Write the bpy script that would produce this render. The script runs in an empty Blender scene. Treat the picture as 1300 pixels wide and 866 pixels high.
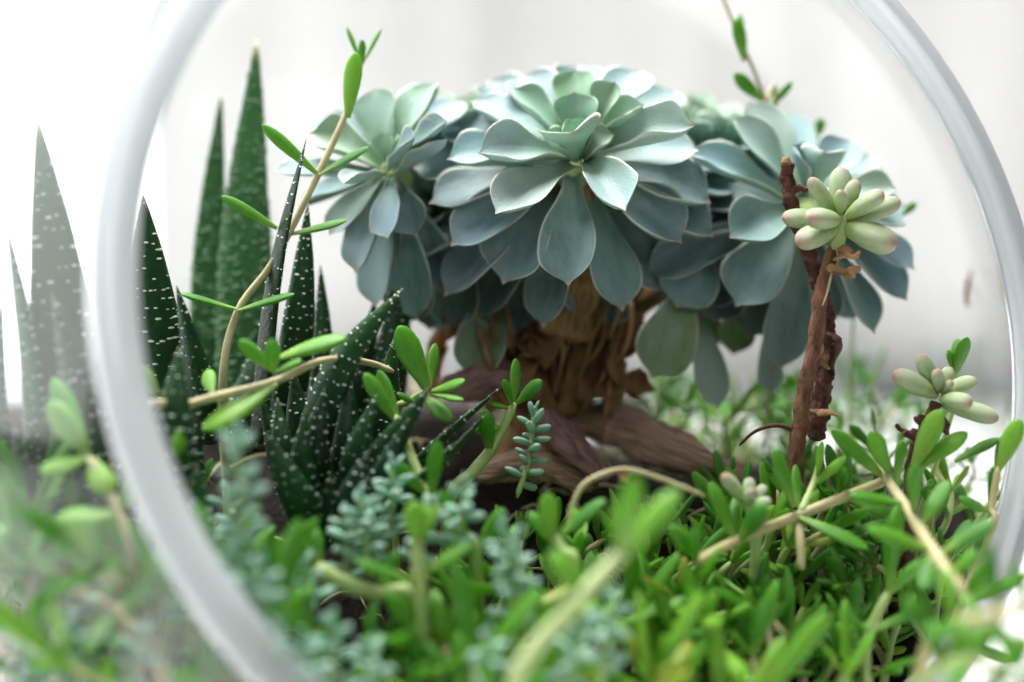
import bpy, math, random
import numpy as np
from mathutils import Vector, Matrix, noise

U = 0.01                       # everything below is written in centimetres
scene = bpy.context.scene
col = scene.collection
rnd = random.Random(7)
rad = math.radians

# ------------------------------------------------------------------ camera
PITCH, CAMZ, FOCAL = rad(6.0), 7.5, 50.0
cd = bpy.data.cameras.new('camera')
cam = bpy.data.objects.new('camera', cd)
col.objects.link(cam)
cam.location = (0, 0, CAMZ * U)
cam.rotation_euler = (rad(90) - PITCH, 0, 0)
cd.lens = FOCAL; cd.sensor_width = 36.0
cd.clip_start = 0.005; cd.clip_end = 50
cd.dof.use_dof = True
cd.dof.focus_distance = 0.336
cd.dof.aperture_fstop = 3.5
scene.camera = cam

# ------------------------------------------------------------------ world, lamps, exposure
w = bpy.data.worlds.new('World'); scene.world = w; w.use_nodes = True
bg = w.node_tree.nodes['Background']
bg.inputs[0].default_value = (0.80, 0.90, 1.0, 1); bg.inputs[1].default_value = 0.05

def area(name, loc, target, size, size_y, power, colour):
    ld = bpy.data.lights.new(name, 'AREA'); ld.shape = 'RECTANGLE'
    ld.size = size * U; ld.size_y = size_y * U; ld.energy = power; ld.color = colour
    o = bpy.data.objects.new(name, ld); col.objects.link(o)
    o.location = Vector(loc) * U
    d = Vector(target) - Vector(loc)
    o.rotation_euler = d.to_track_quat('-Z', 'Y').to_euler()
    return o
area('window_lamp_above', (-10, 54, 76), (0, 34, 2), 50, 46, 16.0, (1.0, 0.995, 0.985))
area('window_lamp_side', (-92, 40, 33), (0, 36, 12), 110, 78, 7.0, (0.97, 0.985, 1.0))
area('room_fill', (26, -40, 66), (2, 32, 0), 60, 60, 1.1, (1.0, 0.99, 0.97))  # added front fill from the camera side, no lamp is seen there
area('curtain_fill', (45, 78, 40), (30, 128, -4), 50, 40, 1.7, (1.0, 0.99, 0.975))  # added fill that brightens the curtain, no such source is seen

scene.view_settings.view_transform = 'Standard'
scene.view_settings.look = 'None'
scene.view_settings.exposure = 0.56
scene.view_settings.gamma = 1.0
scene.view_settings.use_curve_mapping = False
scene.render.engine = 'CYCLES'
scene.cycles.max_bounces = 12
scene.cycles.transparent_max_bounces = 24
scene.cycles.transmission_bounces = 8
scene.cycles.caustics_reflective = False
scene.cycles.caustics_refractive = False
scene.cycles.use_denoising = True

# ------------------------------------------------------------------ materials
def new_mat(name):
    m = bpy.data.materials.new(name); m.use_nodes = True
    nt = m.node_tree; nt.nodes.clear()
    out = nt.nodes.new('ShaderNodeOutputMaterial')
    return m, nt, out
def N(nt, kind, **kw):
    n = nt.nodes.new(kind)
    for k, v in kw.items(): setattr(n, k, v)
    return n
def mixc(nt, fac, a, b, mode='MIX'):
    n = nt.nodes.new('ShaderNodeMix'); n.data_type = 'RGBA'; n.blend_type = mode
    for sock, v in ((n.inputs[0], fac), (n.inputs[6], a), (n.inputs[7], b)):
        if hasattr(v, 'is_output'): nt.links.new(v, sock)
        elif isinstance(v, (tuple, list)): sock.default_value = (*v, 1) if len(v) == 3 else v
        else: sock.default_value = v
    return n.outputs[2]
def ramp(nt, src, stops):
    n = nt.nodes.new('ShaderNodeValToRGB')
    e = n.color_ramp.elements
    while len(e) < len(stops): e.new(0.5)
    for el, (p, c) in zip(e, stops):
        el.position = p; el.color = (*c, 1) if isinstance(c, tuple) else (c, c, c, 1)
    nt.links.new(src, n.inputs[0])
    return n.outputs[0]
def noise_tex(nt, scale, detail=3, coord='Object', rough=0.55):
    tc = N(nt, 'ShaderNodeTexCoord'); n = N(nt, 'ShaderNodeTexNoise')
    nt.links.new(tc.outputs[coord], n.inputs['Vector'])
    n.inputs['Scale'].default_value = scale; n.inputs['Detail'].default_value = detail
    n.inputs['Roughness'].default_value = rough
    return n.outputs[0]
def uv_axes(nt):
    tc = N(nt, 'ShaderNodeTexCoord'); s = N(nt, 'ShaderNodeSeparateXYZ')
    nt.links.new(tc.outputs['UV'], s.inputs[0])
    return s.outputs[0], s.outputs[1]
def obj_random(nt):
    return N(nt, 'ShaderNodeObjectInfo').outputs['Random']
def obj_color(nt):
    return N(nt, 'ShaderNodeObjectInfo').outputs['Color']
def finish(nt, out, colour, rough=0.5, transl=0.0, transl_col=(0.3, 0.5, 0.1), bump=None, bump_d=0.001,
           spec=0.5, sheen=0.0, sss=0.0, coat=0.0):
    p = N(nt, 'ShaderNodeBsdfPrincipled')
    if hasattr(colour, 'is_output'): nt.links.new(colour, p.inputs['Base Color'])
    else: p.inputs['Base Color'].default_value = (*colour, 1)
    if hasattr(rough, 'is_output'): nt.links.new(rough, p.inputs['Roughness'])
    else: p.inputs['Roughness'].default_value = rough
    p.inputs['Specular IOR Level'].default_value = spec
    p.inputs['Sheen Weight'].default_value = sheen
    p.inputs['Coat Weight'].default_value = coat
    if sss:
        p.inputs['Subsurface Weight'].default_value = sss
        p.inputs['Subsurface Radius'].default_value = (0.6, 1.0, 0.25)
        p.inputs['Subsurface Scale'].default_value = 0.002
    if bump is not None:
        b = N(nt, 'ShaderNodeBump'); b.inputs['Distance'].default_value = bump_d
        b.inputs['Strength'].default_value = 0.6
        nt.links.new(bump, b.inputs['Height']); nt.links.new(b.outputs[0], p.inputs['Normal'])
    sh = p.outputs[0]
    if transl > 0:
        t = N(nt, 'ShaderNodeBsdfTranslucent')
        if hasattr(transl_col, 'is_output'): nt.links.new(transl_col, t.inputs[0])
        else: t.inputs[0].default_value = (*transl_col, 1)
        mx = N(nt, 'ShaderNodeMixShader'); mx.inputs[0].default_value = transl
        nt.links.new(sh, mx.inputs[1]); nt.links.new(t.outputs[0], mx.inputs[2]); sh = mx.outputs[0]
    nt.links.new(sh, out.inputs['Surface'])

def mat_echeveria():
    m, nt, out = new_mat('echeveria_leaf')
    u, v = uv_axes(nt)
    oc = obj_color(nt)                                            # leaf tint: mint when young, slate blue when old, with light and shade painted in
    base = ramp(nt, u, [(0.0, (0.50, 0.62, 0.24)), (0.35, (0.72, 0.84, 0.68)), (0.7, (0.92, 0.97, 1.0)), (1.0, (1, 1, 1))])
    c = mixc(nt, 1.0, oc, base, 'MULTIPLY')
    nz = noise_tex(nt, 3.2, 5, 'Object', .65)
    c = mixc(nt, ramp(nt, nz, [(0.38, 0.0), (0.66, 0.36)]), c, (0.50, 0.61, 0.62))
    r_ = obj_random(nt); c = mixc(nt, ramp(nt, r_, [(0.0, 0.0), (1.0, 0.22)]), c, (0.20, 0.38, 0.33))      # powdery bloom in patches
    nf = noise_tex(nt, 26.0, 3, 'Object')
    c = mixc(nt, ramp(nt, nf, [(0.58, 0.0), (0.74, 0.38)]), c, (0.15, 0.25, 0.25))     # rubbed-off bloom
    sc_ = noise_tex(nt, 7.0, 6, 'Object', .75)
    c = mixc(nt, ramp(nt, sc_, [(0.60, 0.0), (0.63, 0.30)]), c, (0.17, 0.27, 0.24))    # scuffs where the wax is gone
    edge = ramp(nt, v, [(0.0, 0.9), (0.014, 0.75), (0.045, 0.0), (0.955, 0.0), (0.986, 0.75), (1.0, 0.9)])
    c = mixc(nt, edge, c, (0.72, 0.74, 0.62))
    tip = ramp(nt, u, [(0.95, 0.0), (0.985, 1.0)])
    c = mixc(nt, tip, c, (0.55, 0.36, 0.27))
    finish(nt, out, c, 0.50, 0.12, (0.26, 0.50, 0.10), nf, 0.0003, spec=0.4, sheen=0.1)
    return m
def mat_green(name, a, b, tipc, transl=0.2, rough=0.33):
    m, nt, out = new_mat(name)
    u, v = uv_axes(nt)
    r = obj_random(nt)
    c = mixc(nt, r, a, b)
    basec = ramp(nt, u, [(0.0, 1.0), (0.45, 0.0)])
    c = mixc(nt, basec, c, (0.36, 0.56, 0.10))
    c = mixc(nt, ramp(nt, u, [(0.8, 0.0), (1.0, 0.6)]), c, tipc)
    nz = noise_tex(nt, 5.0, 4)
    c = mixc(nt, ramp(nt, nz, [(0.40, 0.0), (0.75, 0.45)]), c, (a[0]*.5, a[1]*.6, a[2]*.6))
    nf = noise_tex(nt, 40.0, 2)
    finish(nt, out, c, rough, transl, (0.28, 0.62, 0.05), nf, 0.0002, spec=0.5)
    return m
def mat_blue_sedum():
    m, nt, out = new_mat('blue_sedum_leaf')
    u, v = uv_axes(nt)
    c = mixc(nt, obj_random(nt), (0.17, 0.38, 0.24), (0.28, 0.50, 0.36))
    c = mixc(nt, ramp(nt, u, [(0.35, 0.0), (1.0, 0.75)]), c, (0.48, 0.66, 0.55))
    finish(nt, out, c, 0.6, 0.10, (0.2, 0.5, 0.2), noise_tex(nt, 30, 2), 0.0002, spec=0.3)
    return m
def mat_bean():
    m, nt, out = new_mat('jelly_bean_leaf')
    u, v = uv_axes(nt)
    c = ramp(nt, u, [(0.0, (0.40, 0.52, 0.10)), (0.35, (0.36, 0.50, 0.22)), (0.8, (0.46, 0.54, 0.32)), (0.93, (0.50, 0.42, 0.30)), (1.0, (0.50, 0.24, 0.17))])
    nz = noise_tex(nt, 6.0, 4)
    c = mixc(nt, ramp(nt, nz, [(0.42, 0.0), (0.68, 0.5)]), c, (0.56, 0.62, 0.46))
    sp = noise_tex(nt, 60.0, 2)
    c = mixc(nt, ramp(nt, sp, [(0.64, 0.0), (0.72, 0.4)]), c, (0.42, 0.26, 0.20))
    finish(nt, out, c, 0.45, 0.12, (0.45, 0.6, 0.15), sp, 0.0003, spec=0.45, sss=0.15)
    return m
def mat_haworthia():
    m, nt, out = new_mat('haworthia_leaf')
    u, v = uv_axes(nt)
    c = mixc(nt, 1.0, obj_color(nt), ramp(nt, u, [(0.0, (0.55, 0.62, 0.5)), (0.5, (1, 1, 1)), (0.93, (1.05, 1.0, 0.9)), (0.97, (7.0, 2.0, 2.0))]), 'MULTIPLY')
    nz = noise_tex(nt, 300.0, 3)
    c = mixc(nt, ramp(nt, nz, [(0.4, 0.0), (0.75, 0.35)]), c, (0.03, 0.10, 0.03))
    finish(nt, out, c, 0.36, 0.05, (0.1, 0.40, 0.05), noise_tex(nt, 900.0, 3), 0.0005, spec=0.32)
    return m
def mat_plain(name, a, b, scale, rough=0.7, bump_d=0.0006, transl=0.0, tcol=(.3,.3,.1), stretch=None, coord='Object'):
    m, nt, out = new_mat(name)
    tc = N(nt, 'ShaderNodeTexCoord'); n = N(nt, 'ShaderNodeTexNoise')
    src = tc.outputs[coord]
    if stretch:
        mp = N(nt, 'ShaderNodeMapping'); mp.inputs['Scale'].default_value = stretch
        nt.links.new(src, mp.inputs[0]); src = mp.outputs[0]
    nt.links.new(src, n.inputs['Vector']); n.inputs['Scale'].default_value = scale; n.inputs['Detail'].default_value = 6
    n.inputs['Roughness'].default_value = 0.65
    c = ramp(nt, n.outputs[0], [(0.3, a), (0.7, b)])
    finish(nt, out, c, rough, transl, tcol, n.outputs[0], bump_d, spec=0.3)
    return m
def mat_glass(name, haze):
    m, nt, out = new_mat(name)
    tr = N(nt, 'ShaderNodeBsdfTransparent'); tr.inputs[0].default_value = (0.985, 0.992, 0.992, 1)
    gl = N(nt, 'ShaderNodeBsdfGlossy'); gl.inputs['Roughness'].default_value = 0.12
    lw = N(nt, 'ShaderNodeLayerWeight'); lw.inputs[0].default_value = 0.5      # Schlick reflectance, alike from inside and outside
    pw = N(nt, 'ShaderNodeMath', operation='POWER'); pw.inputs[1].default_value = 5.0
    nt.links.new(lw.outputs['Facing'], pw.inputs[0])
    fr = N(nt, 'ShaderNodeMath', operation='MULTIPLY_ADD'); fr.inputs[1].default_value = 0.96; fr.inputs[2].default_value = 0.04
    nt.links.new(pw.outputs[0], fr.inputs[0])
    mx = N(nt, 'ShaderNodeMixShader')
    nt.links.new(fr.outputs[0], mx.inputs[0]); nt.links.new(tr.outputs[0], mx.inputs[1]); nt.links.new(gl.outputs[0], mx.inputs[2])
    df = N(nt, 'ShaderNodeBsdfDiffuse'); df.inputs[0].default_value = (0.9, 0.92, 0.93, 1)
    tl = N(nt, 'ShaderNodeBsdfTranslucent'); tl.inputs[0].default_value = (0.9, 0.92, 0.93, 1)
    dm = N(nt, 'ShaderNodeMixShader'); dm.inputs[0].default_value = 0.5
    nt.links.new(df.outputs[0], dm.inputs[1]); nt.links.new(tl.outputs[0], dm.inputs[2])
    tc = N(nt, 'ShaderNodeTexCoord'); mp = N(nt, 'ShaderNodeMapping'); mp.inputs['Scale'].default_value = (1.0, 1.0, 0.45)
    mp.inputs['Rotation'].default_value = (0.3, 0.9, 0.2)
    nn = N(nt, 'ShaderNodeTexNoise'); nt.links.new(tc.outputs['Object'], mp.inputs[0]); nt.links.new(mp.outputs[0], nn.inputs['Vector'])
    nn.inputs['Scale'].default_value = 26.0; nn.inputs['Detail'].default_value = 5; nn.inputs['Distortion'].default_value = 1.2
    fac = ramp(nt, nn.outputs[0], [(0.40, haze * 0.3), (0.56, haze * .7), (0.62, haze * 2.2), (0.70, haze * 2.6)])           # smears and dust on the glass, which also paint in a pale reflection haze
    fm = N(nt, 'ShaderNodeMixShader'); nt.links.new(fac, fm.inputs[0])
    nt.links.new(mx.outputs[0], fm.inputs[1]); nt.links.new(dm.outputs[0], fm.inputs[2])
    nt.links.new(fm.outputs[0], out.inputs['Surface'])
    return m
def mat_rim():
    m, nt, out = new_mat('rim_glass')
    p = N(nt, 'ShaderNodeBsdfPrincipled')
    p.inputs['Base Color'].default_value = (0.90, 0.935, 0.975, 1)
    p.inputs['Roughness'].default_value = 0.05; p.inputs['IOR'].default_value = 1.45
    p.inputs['Transmission Weight'].default_value = 0.55
    tl = N(nt, 'ShaderNodeBsdfTranslucent'); tl.inputs[0].default_value = (0.96, 0.97, 0.985, 1)
    mx = N(nt, 'ShaderNodeMixShader'); mx.inputs[0].default_value = 0.5
    nt.links.new(p.outputs[0], mx.inputs[1]); nt.links.new(tl.outputs[0], mx.inputs[2])
    nt.links.new(mx.outputs[0], out.inputs['Surface'])
    return m
def mat_emit(name, colour, strength):
    m, nt, out = new_mat(name)
    e = N(nt, 'ShaderNodeEmission'); e.inputs[0].default_value = (*colour, 1); e.inputs[1].default_value = strength
    nt.links.new(e.outputs[0], out.inputs['Surface'])
    return m

M = dict(
    ech=mat_echeveria(),
    sed=mat_green('green_sedum_leaf', (0.055, 0.25, 0.020), (0.16, 0.44, 0.035), (0.14, 0.46, 0.05), .28, .28),
    sedl=mat_green('bright_sedum_leaf', (0.20, 0.50, 0.040), (0.34, 0.60, 0.07), (0.24, 0.56, 0.06), 0.35, .3),
    sedy=mat_green('yellowing_sedum_leaf', (0.32, 0.44, 0.05), (0.44, 0.46, 0.07), (0.45, 0.34, 0.07), 0.3),
    stalk=mat_plain('stalk', (0.07, 0.026, 0.016), (0.32, 0.15, 0.08), 420, 0.6, 0.003, stretch=(1, 1, .5)),
    blue=mat_blue_sedum(), bean=mat_bean(), haw=mat_haworthia(),
    tub=mat_plain('white_tubercle', (0.72, 0.76, 0.70), (0.9, 0.92, 0.88), 200, 0.45, 0.0001),
    tubg=mat_plain('green_tubercle', (0.09, 0.22, 0.09), (0.18, 0.33, 0.17), 200, 0.4, 0.0001),
    stem=mat_plain('beige_stem', (0.42, 0.36, 0.18), (0.62, 0.56, 0.34), 160, 0.6, 0.0003, 0.05, (.6, .5, .2)),
    stemg=mat_plain('green_stem', (0.34, 0.48, 0.14), (0.52, 0.62, 0.28), 140, 0.5, 0.0002, 0.1, (.4, .6, .1)),
    stemp=mat_plain('pink_stem', (0.46, 0.40, 0.18), (0.60, 0.55, 0.32), 140, 0.5, 0.0002, 0.1, (.7, .3, .2)),
    stemy=mat_plain('pale_lime_stem', (0.50, 0.64, 0.24), (0.64, 0.74, 0.40), 140, 0.45, 0.0002, 0.15, (.5, .7, .15)),
    bark=mat_plain('bark', (0.10, 0.045, 0.018), (0.58, 0.34, 0.16), 1.0, 0.85, 0.004, stretch=(7, 26, 1), coord='UV'),
    wood=mat_plain('driftwood', (0.20, 0.10, 0.07), (0.65, 0.44, 0.33), 1.0, 0.75, 0.006, stretch=(4, 24, 1), coord='UV'),
    woodp=mat_plain('purple_bark', (0.13, 0.06, 0.055), (0.42, 0.26, 0.23), 1.0, 0.65, 0.004, stretch=(5, 16, 1), coord='UV'),
    dry=mat_plain('dried_leaf', (0.28, 0.14, 0.06), (0.66, 0.45, 0.26), 160, 0.7, 0.002, 0.35, (.7, .38, .14)),
    dark=mat_plain('dark_dried_stem', (0.030, 0.009, 0.007), (0.20, 0.075, 0.05), 420, 0.6, 0.004),
    soil=mat_plain('soil', (0.003, 0.002, 0.0015), (0.022, 0.014, 0.009), 110, 0.95, 0.004),
    curtain=mat_plain('curtain_cloth', (0.53, 0.525, 0.515), (0.57, 0.565, 0.555), 30, 0.9, 0.0003, 0.25, (.9, .9, .88)),
    table=mat_plain('white_sill', (0.82, 0.82, 0.82), (0.86, 0.86, 0.86), 20, 0.5, 0.0001),
    glass=mat_glass('bowl_glass', 0.011), rim=mat_rim(),
    pane=mat_emit('daylit_pane', (0.97, 0.985, 1.0), 2.6),
    frame=mat_plain('white_frame', (0.78, 0.78, 0.78), (0.82, 0.82, 0.82), 20, 0.5, 0.0001),
)

# ------------------------------------------------------------------ helpers
KPX = 36.0 / FOCAL / 1300.0
FW = Vector((0, math.cos(PITCH), -math.sin(PITCH))); UPV = Vector((0, math.sin(PITCH), math.cos(PITCH))); RT = Vector((1, 0, 0))
CAMP = Vector((0, 0, CAMZ))
def P(px, py, d):
    """scene point (cm) at depth d on the sight line of a photograph pixel"""
    return CAMP + d * (FW + (px - 650) * KPX * RT + (433 - py) * KPX * UPV)
def cm(px, d): return px * KPX * d

def make_mesh(name, verts, faces, mat, uvs=None, scale=U, smooth=True):
    me = bpy.data.meshes.new(name)
    v = np.asarray(verts, dtype=float) * scale
    me.from_pydata([tuple(x) for x in v], [], faces)
    if uvs is not None:
        ul = me.uv_layers.new(name='UVMap')
        li = np.zeros(len(me.loops), dtype=np.int32); me.loops.foreach_get('vertex_index', li)
        ul.data.foreach_set('uv', np.asarray(uvs, dtype=np.float32)[li].ravel())
    if smooth: me.polygons.foreach_set('use_smooth', [True] * len(me.polygons))
    me.materials.append(mat)
    me.update()
    return me
def add(name, me, parent=None, loc=None, matrix=None):
    o = bpy.data.objects.new(name, me); col.objects.link(o)
    if parent is not None: o.parent = parent
    if matrix is not None: o.matrix_basis = matrix
    elif loc is not None: o.location = Vector(loc) * U
    return o
def thing(name, label, cat, base, group=None):
    o = bpy.data.objects.new(name, None); col.objects.link(o)
    o.empty_display_size = 0.01; o.location = Vector(base) * U
    o['label'] = label; o['category'] = cat
    if group: o['group'] = group
    return o
def tag(o, label=None, cat=None, group=None, kind=None):
    if label: o['label'] = label
    if cat: o['category'] = cat
    if group: o['group'] = group
    if kind: o['kind'] = kind
    return o

def catmull(pts, n):
    pts = [Vector(p) for p in pts]
    if len(pts) == 2: return [pts[0].lerp(pts[1], i / (n - 1)) for i in range(n)]
    e = [2 * pts[0] - pts[1]] + pts + [2 * pts[-1] - pts[-2]]
    segs = len(pts) - 1; out = []
    for i in range(n):
        t = i / (n - 1) * segs; s = min(int(t), segs - 1); t -= s
        a, b, c, d = e[s:s + 4]
        out.append(0.5 * ((2 * b) + (c - a) * t + (2 * a - 5 * b + 4 * c - d) * t * t + (3 * b - a - 3 * c + d) * t ** 3))
    return out
def tube_geo(pts, r0, r1, n=14, ring=8, rough=0.0, seed=0, radii=None, cap=True, flat=1.0, freq=1.0):
    path = catmull(pts, n); V = []; F = []; UV = []
    nrm = None
    for i, p in enumerate(path):
        a = path[max(i - 1, 0)]; b = path[min(i + 1, n - 1)]
        t = (b - a).normalized()
        if nrm is None:
            nrm = t.orthogonal().normalized()
        nrm = (nrm - nrm.dot(t) * t).normalized(); bi = t.cross(nrm)
        s = i / (n - 1)
        r = radii(s) if radii else r0 + (r1 - r0) * s
        if n > 5 and i in (0, n - 1): r *= .45
        for k in range(ring):
            an = 2 * math.pi * k / ring
            rr = r
            if rough:
                q = Vector((p.x * .9 + math.cos(an) * .8 + seed, p.y * .9 + math.sin(an) * .8, p.z * .9))
                rr *= 1 + rough * (noise.noise(q * 1.3 * freq) + 0.6 * noise.noise(q * 3.7 * freq))
            V.append(p + rr * (math.cos(an) * nrm + flat * math.sin(an) * bi)); UV.append((s, k / ring))
    for i in range(n - 1):
        for k in range(ring):
            a = i * ring + k; b = i * ring + (k + 1) % ring
            F.append((a, b, b + ring, a + ring))
    if cap:
        F.append(tuple(range(ring - 1, -1, -1))); F.append(tuple(range((n - 1) * ring, n * ring)))
    return V, F, UV
def tube(name, pts, r0, r1, mat, parent, origin, **kw):
    V, F, UV = tube_geo([Vector(p) - Vector(origin) for p in pts], r0, r1, **kw)
    return add(name, make_mesh(name, V, F, mat, UV), parent)

# unit leaves: base at the origin, tip at x = 1, face up +z, full width 1, thickness 1
def blade_unit(name, prof, mat, bow=0.0, cup=0.0, thick=1.0, under=0.75, wave=0.0, rows=22, cols=9, recurve=0.0, seed=0):
    """flattened succulent leaf: separate upper and lower skins that meet in a rounded margin"""
    ts = [1 - (1 - i / (rows - 1)) ** 1.35 for i in range(rows)]
    px = [q[0] for q in prof]; py = [q[1] for q in prof]
    vs = [math.sin((j / (cols - 1) - .5) * math.pi) for j in range(cols)]
    V = []; UV = []; F = []; top = {}; bot = {}
    for i, t in enumerate(ts):
        wdt = 0.5 * np.interp(t, px, py)
        zc = bow * 4 * t * (1 - t) + recurve * max(0, t - .72) ** 2 * 12
        th = thick * (0.5 + 0.9 * math.sin(math.pi * min(1, t * 1.05)) ** .8) * min(1.0, (1 - t) * 9 + .12)
        for j, v in enumerate(vs):
            y = wdt * v
            zz = zc + cup * (v * v) * (wdt * 2) + wave * math.sin(t * 9 + seed + (3 if v > 0 else 0)) * abs(v) ** 3 * wdt
            prof_v = max(0.0, 1 - v * v) ** .5
            e = (j == 0 or j == cols - 1)
            top[i, j] = len(V); V.append((t, y, zz + (0 if e else th * .25 * prof_v))); UV.append((t, (v + 1) / 2))
            if e: bot[i, j] = top[i, j]
            else:
                bot[i, j] = len(V); V.append((t, y, zz - th * under * prof_v)); UV.append((t, (v + 1) / 2))
    for i in range(rows - 1):
        for j in range(cols - 1):
            F.append((top[i, j], top[i + 1, j], top[i + 1, j + 1], top[i, j + 1]))
            F.append((bot[i, j], bot[i, j + 1], bot[i + 1, j + 1], bot[i + 1, j]))
    return make_mesh(name, V, F, mat, UV, 1.0)
def finger_unit(name, prof, mat, bow=0.0, rows=9, ring=8):
    px = [q[0] for q in prof]; py = [q[1] for q in prof]
    V = [(0, 0, 0)]; UV = [(0, .5)]; F = []
    for i in range(rows):
        t = 0.5 - 0.5 * math.cos(math.pi * (i + .35) / (rows - .3))
        r = 0.5 * np.interp(t, px, py)
        for k in range(ring):
            a = 2 * math.pi * k / ring
            V.append((t, r * math.cos(a), r * math.sin(a) * (1.0 if math.sin(a) < 0 else .7) + bow * 4 * t * (1 - t))); UV.append((t, k / ring))
    V.append((1, 0, 0)); UV.append((1, .5))
    for k in range(ring):
        F.append((0, 1 + (k + 1) % ring, 1 + k))
        F.append((len(V) - 1, 1 + (rows - 1) * ring + k, 1 + (rows - 1) * ring + (k + 1) % ring))
    for i in range(rows - 1):
        for k in range(ring):
            a = 1 + i * ring + k; b = 1 + i * ring + (k + 1) % ring
            F.append((a, b, b + ring, a + ring))
    return make_mesh(name, V, F, mat, UV, 1.0)

ECH_PROF = [(0, .30), (.15, .36), (.32, .54), (.5, .82), (.62, .96), (.72, 1.0), (.80, .96), (.86, .83), (.905, .62), (.93, .42), (.948, .22), (.965, .10), (.985, .05), (1, .0)]
ECH = [blade_unit('echeveria_leaf_%d' % i, ECH_PROF, M['ech'], bow=b, cup=c, thick=.10, wave=wv, recurve=rc, seed=i * 2.1)
       for i, (b, c, wv, rc) in enumerate([(.07, .22, .10, .05), (.10, .30, .14, .08), (.05, .16, .10, .02), (.13, .14, .18, .09), (-.05, .26, .10, .14), (.08, .38, .12, .12)])]
SED_PROF = [(0, .34), (.12, .44), (.35, .78), (.6, 1.0), (.75, .96), (.88, .74), (.95, .48), (1, .12)]
def sed_units(mk): return [finger_unit('sedum_leaf_%s_%d' % (mk, i), SED_PROF, M[mk], b) for i, b in enumerate((.05, .11, -.05, -.1))]
SED = {k: sed_units(k) for k in ('sed', 'sedl', 'sedy')}
BLUE = [finger_unit('blue_sedum_leaf_%d' % i, [(0, .4), (.2, .8), (.5, 1), (.8, .9), (.93, .6), (1, .2)], M['blue'], b, 5, 6) for i, b in enumerate((.0, .08))]
BEAN = [finger_unit('bean_leaf_%d' % i, [(0, .35), (.12, .62), (.35, .9), (.6, 1), (.8, .93), (.92, .66), (.97, .42), (1, .1)], M['bean'], b, 13, 12) for i, b in enumerate((.03, .08))]
DRY_PROF = [(0, .3), (.3, .7), (.6, 1), (.85, .7), (1, .05)]
DRY = [blade_unit('dried_leaf_%d' % i, DRY_PROF, M['dry'], bow=b, cup=c, thick=.015, wave=.55, rows=16, cols=9, seed=i) for i, (b, c) in enumerate([(.2, .5), (-.15, .8), (.3, -.4)])]

def frame_matrix(base, tip, nrm):
    x = (Vector(tip) - Vector(base)); L = x.length; x.normalize()
    z = Vector(nrm) - Vector(nrm).dot(x) * x
    if z.length < 1e-4: z = x.orthogonal()
    z.normalize(); y = z.cross(x)
    m = Matrix((x, y, z)).transposed().to_4x4(); m.translation = Vector(base) * U
    return m, L
def put_leaf(units, base, tip, width, nrm, parent, origin, thick=None, name='leaf', colour=None, pick=None, thin=None):
    m, L = frame_matrix(Vector(base) - Vector(origin), Vector(tip) - Vector(origin), nrm)
    if thick is None: thick = width
    me = units[pick if pick is not None else rnd.randrange(len(units))]
    m = m @ Matrix.Diagonal((L * U, width * U, thick * U, 1))
    o = add(name, me, parent, matrix=m)
    if colour: o.color = (*colour, 1)
    return o

# ------------------------------------------------------------------ glass bowl geometry
RIM_C = Vector((2.55, 30.16, 5.25)); RIM_R = 10.71
az, el = rad(24.03), rad(18.1)
RN = Vector((math.sin(az) * math.cos(el), -math.cos(az) * math.cos(el), math.sin(el)))
RA = Vector((math.cos(az), math.sin(az), 0)); RB = RN.cross(RA)
SR = 15.0
SC = RIM_C - RN * math.sqrt(SR * SR - RIM_R * RIM_R)
TABLE_Z = -12.2

def soil_z(x, y):
    t = min(1, max(0, (y - 27.0) / 10.5)); t = t * t * (3 - 2 * t)
    z = -5.6 + 5.4 * t
    if y > 40: z -= 0.12 * (y - 40)
    if x > 4: z -= (x - 4) * .09
    q1 = min(1, max(0, (2.5 - x) / 4)); q2 = min(1, max(0, (y - 34) / 4)); z += 1.5 * q1 * q2
    q3 = min(1, max(0, (-3 - x) / 4)); z += 2.2 * q3 * (1 - t)
    return z + 0.22 * noise.noise(Vector((x * .55, y * .55, 0))) + 0.10 * noise.noise(Vector((x * 1.7, y * 1.7, 3)))

# ------------------------------------------------------------------ setting
def box(name, lo, hi, mat, parent=None):
    V = [(x, y, z) for x in (lo[0], hi[0]) for y in (lo[1], hi[1]) for z in (lo[2], hi[2])]
    F = [(0, 1, 3, 2), (4, 6, 7, 5), (0, 4, 5, 1), (2, 3, 7, 6), (0, 2, 6, 4), (1, 5, 7, 3)]
    return add(name, make_mesh(name, V, F, mat, smooth=False), parent)
tag(box('tabletop', (-120, -10, TABLE_Z - 3), (140, 128, TABLE_Z), M['table']), kind='structure')
tag(box('wall', (-160, 141, -40), (200, 147, 160), M['curtain']), kind='structure')
# a bright window with a white frame, and a pale curtain drawn half across it
win = thing('window', 'bright daylit window with white frame behind the pale curtain', 'window', (-45, 136, 40))
box('pane', (-55, 1.5, -50), (31, 2.0, 80), M['pane'], win)
for lo, hi in (((-59, -1, -54), (-55, 3, 84)), ((31, -1, -54), (35, 3, 84)), ((-55, -1, 80), (31, 3, 84)), ((-55, -1, -54), (31, 3, -50)), ((-13, -1, -50), (-9, 1.4, 80)), ((11, -1, -50), (16, 1.4, 80))):  # last bar added to give a soft grey vertical band
    box('frame_bar', lo, hi, M['frame'], win)
V = []; F = []
nx, nz = 150, 12
for j in range(nz):
    for i in range(nx):
        x = -33 + i * 1.15; z = -12.1 + j * 12.4
        fold = 1.7 * math.sin(x * .21 + 1.2 * math.sin(x * .07)) + .35 * math.sin(x * .63 + 1.3 + .02 * z)
        V.append((x, 131 + fold, z))
for j in range(nz - 1):
    for i in range(nx - 1):
        a = j * nx + i; F.append((a, a + 1, a + 1 + nx, a + nx))
cur = add('curtain', make_mesh('curtain', V, F, M['curtain']))
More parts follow.
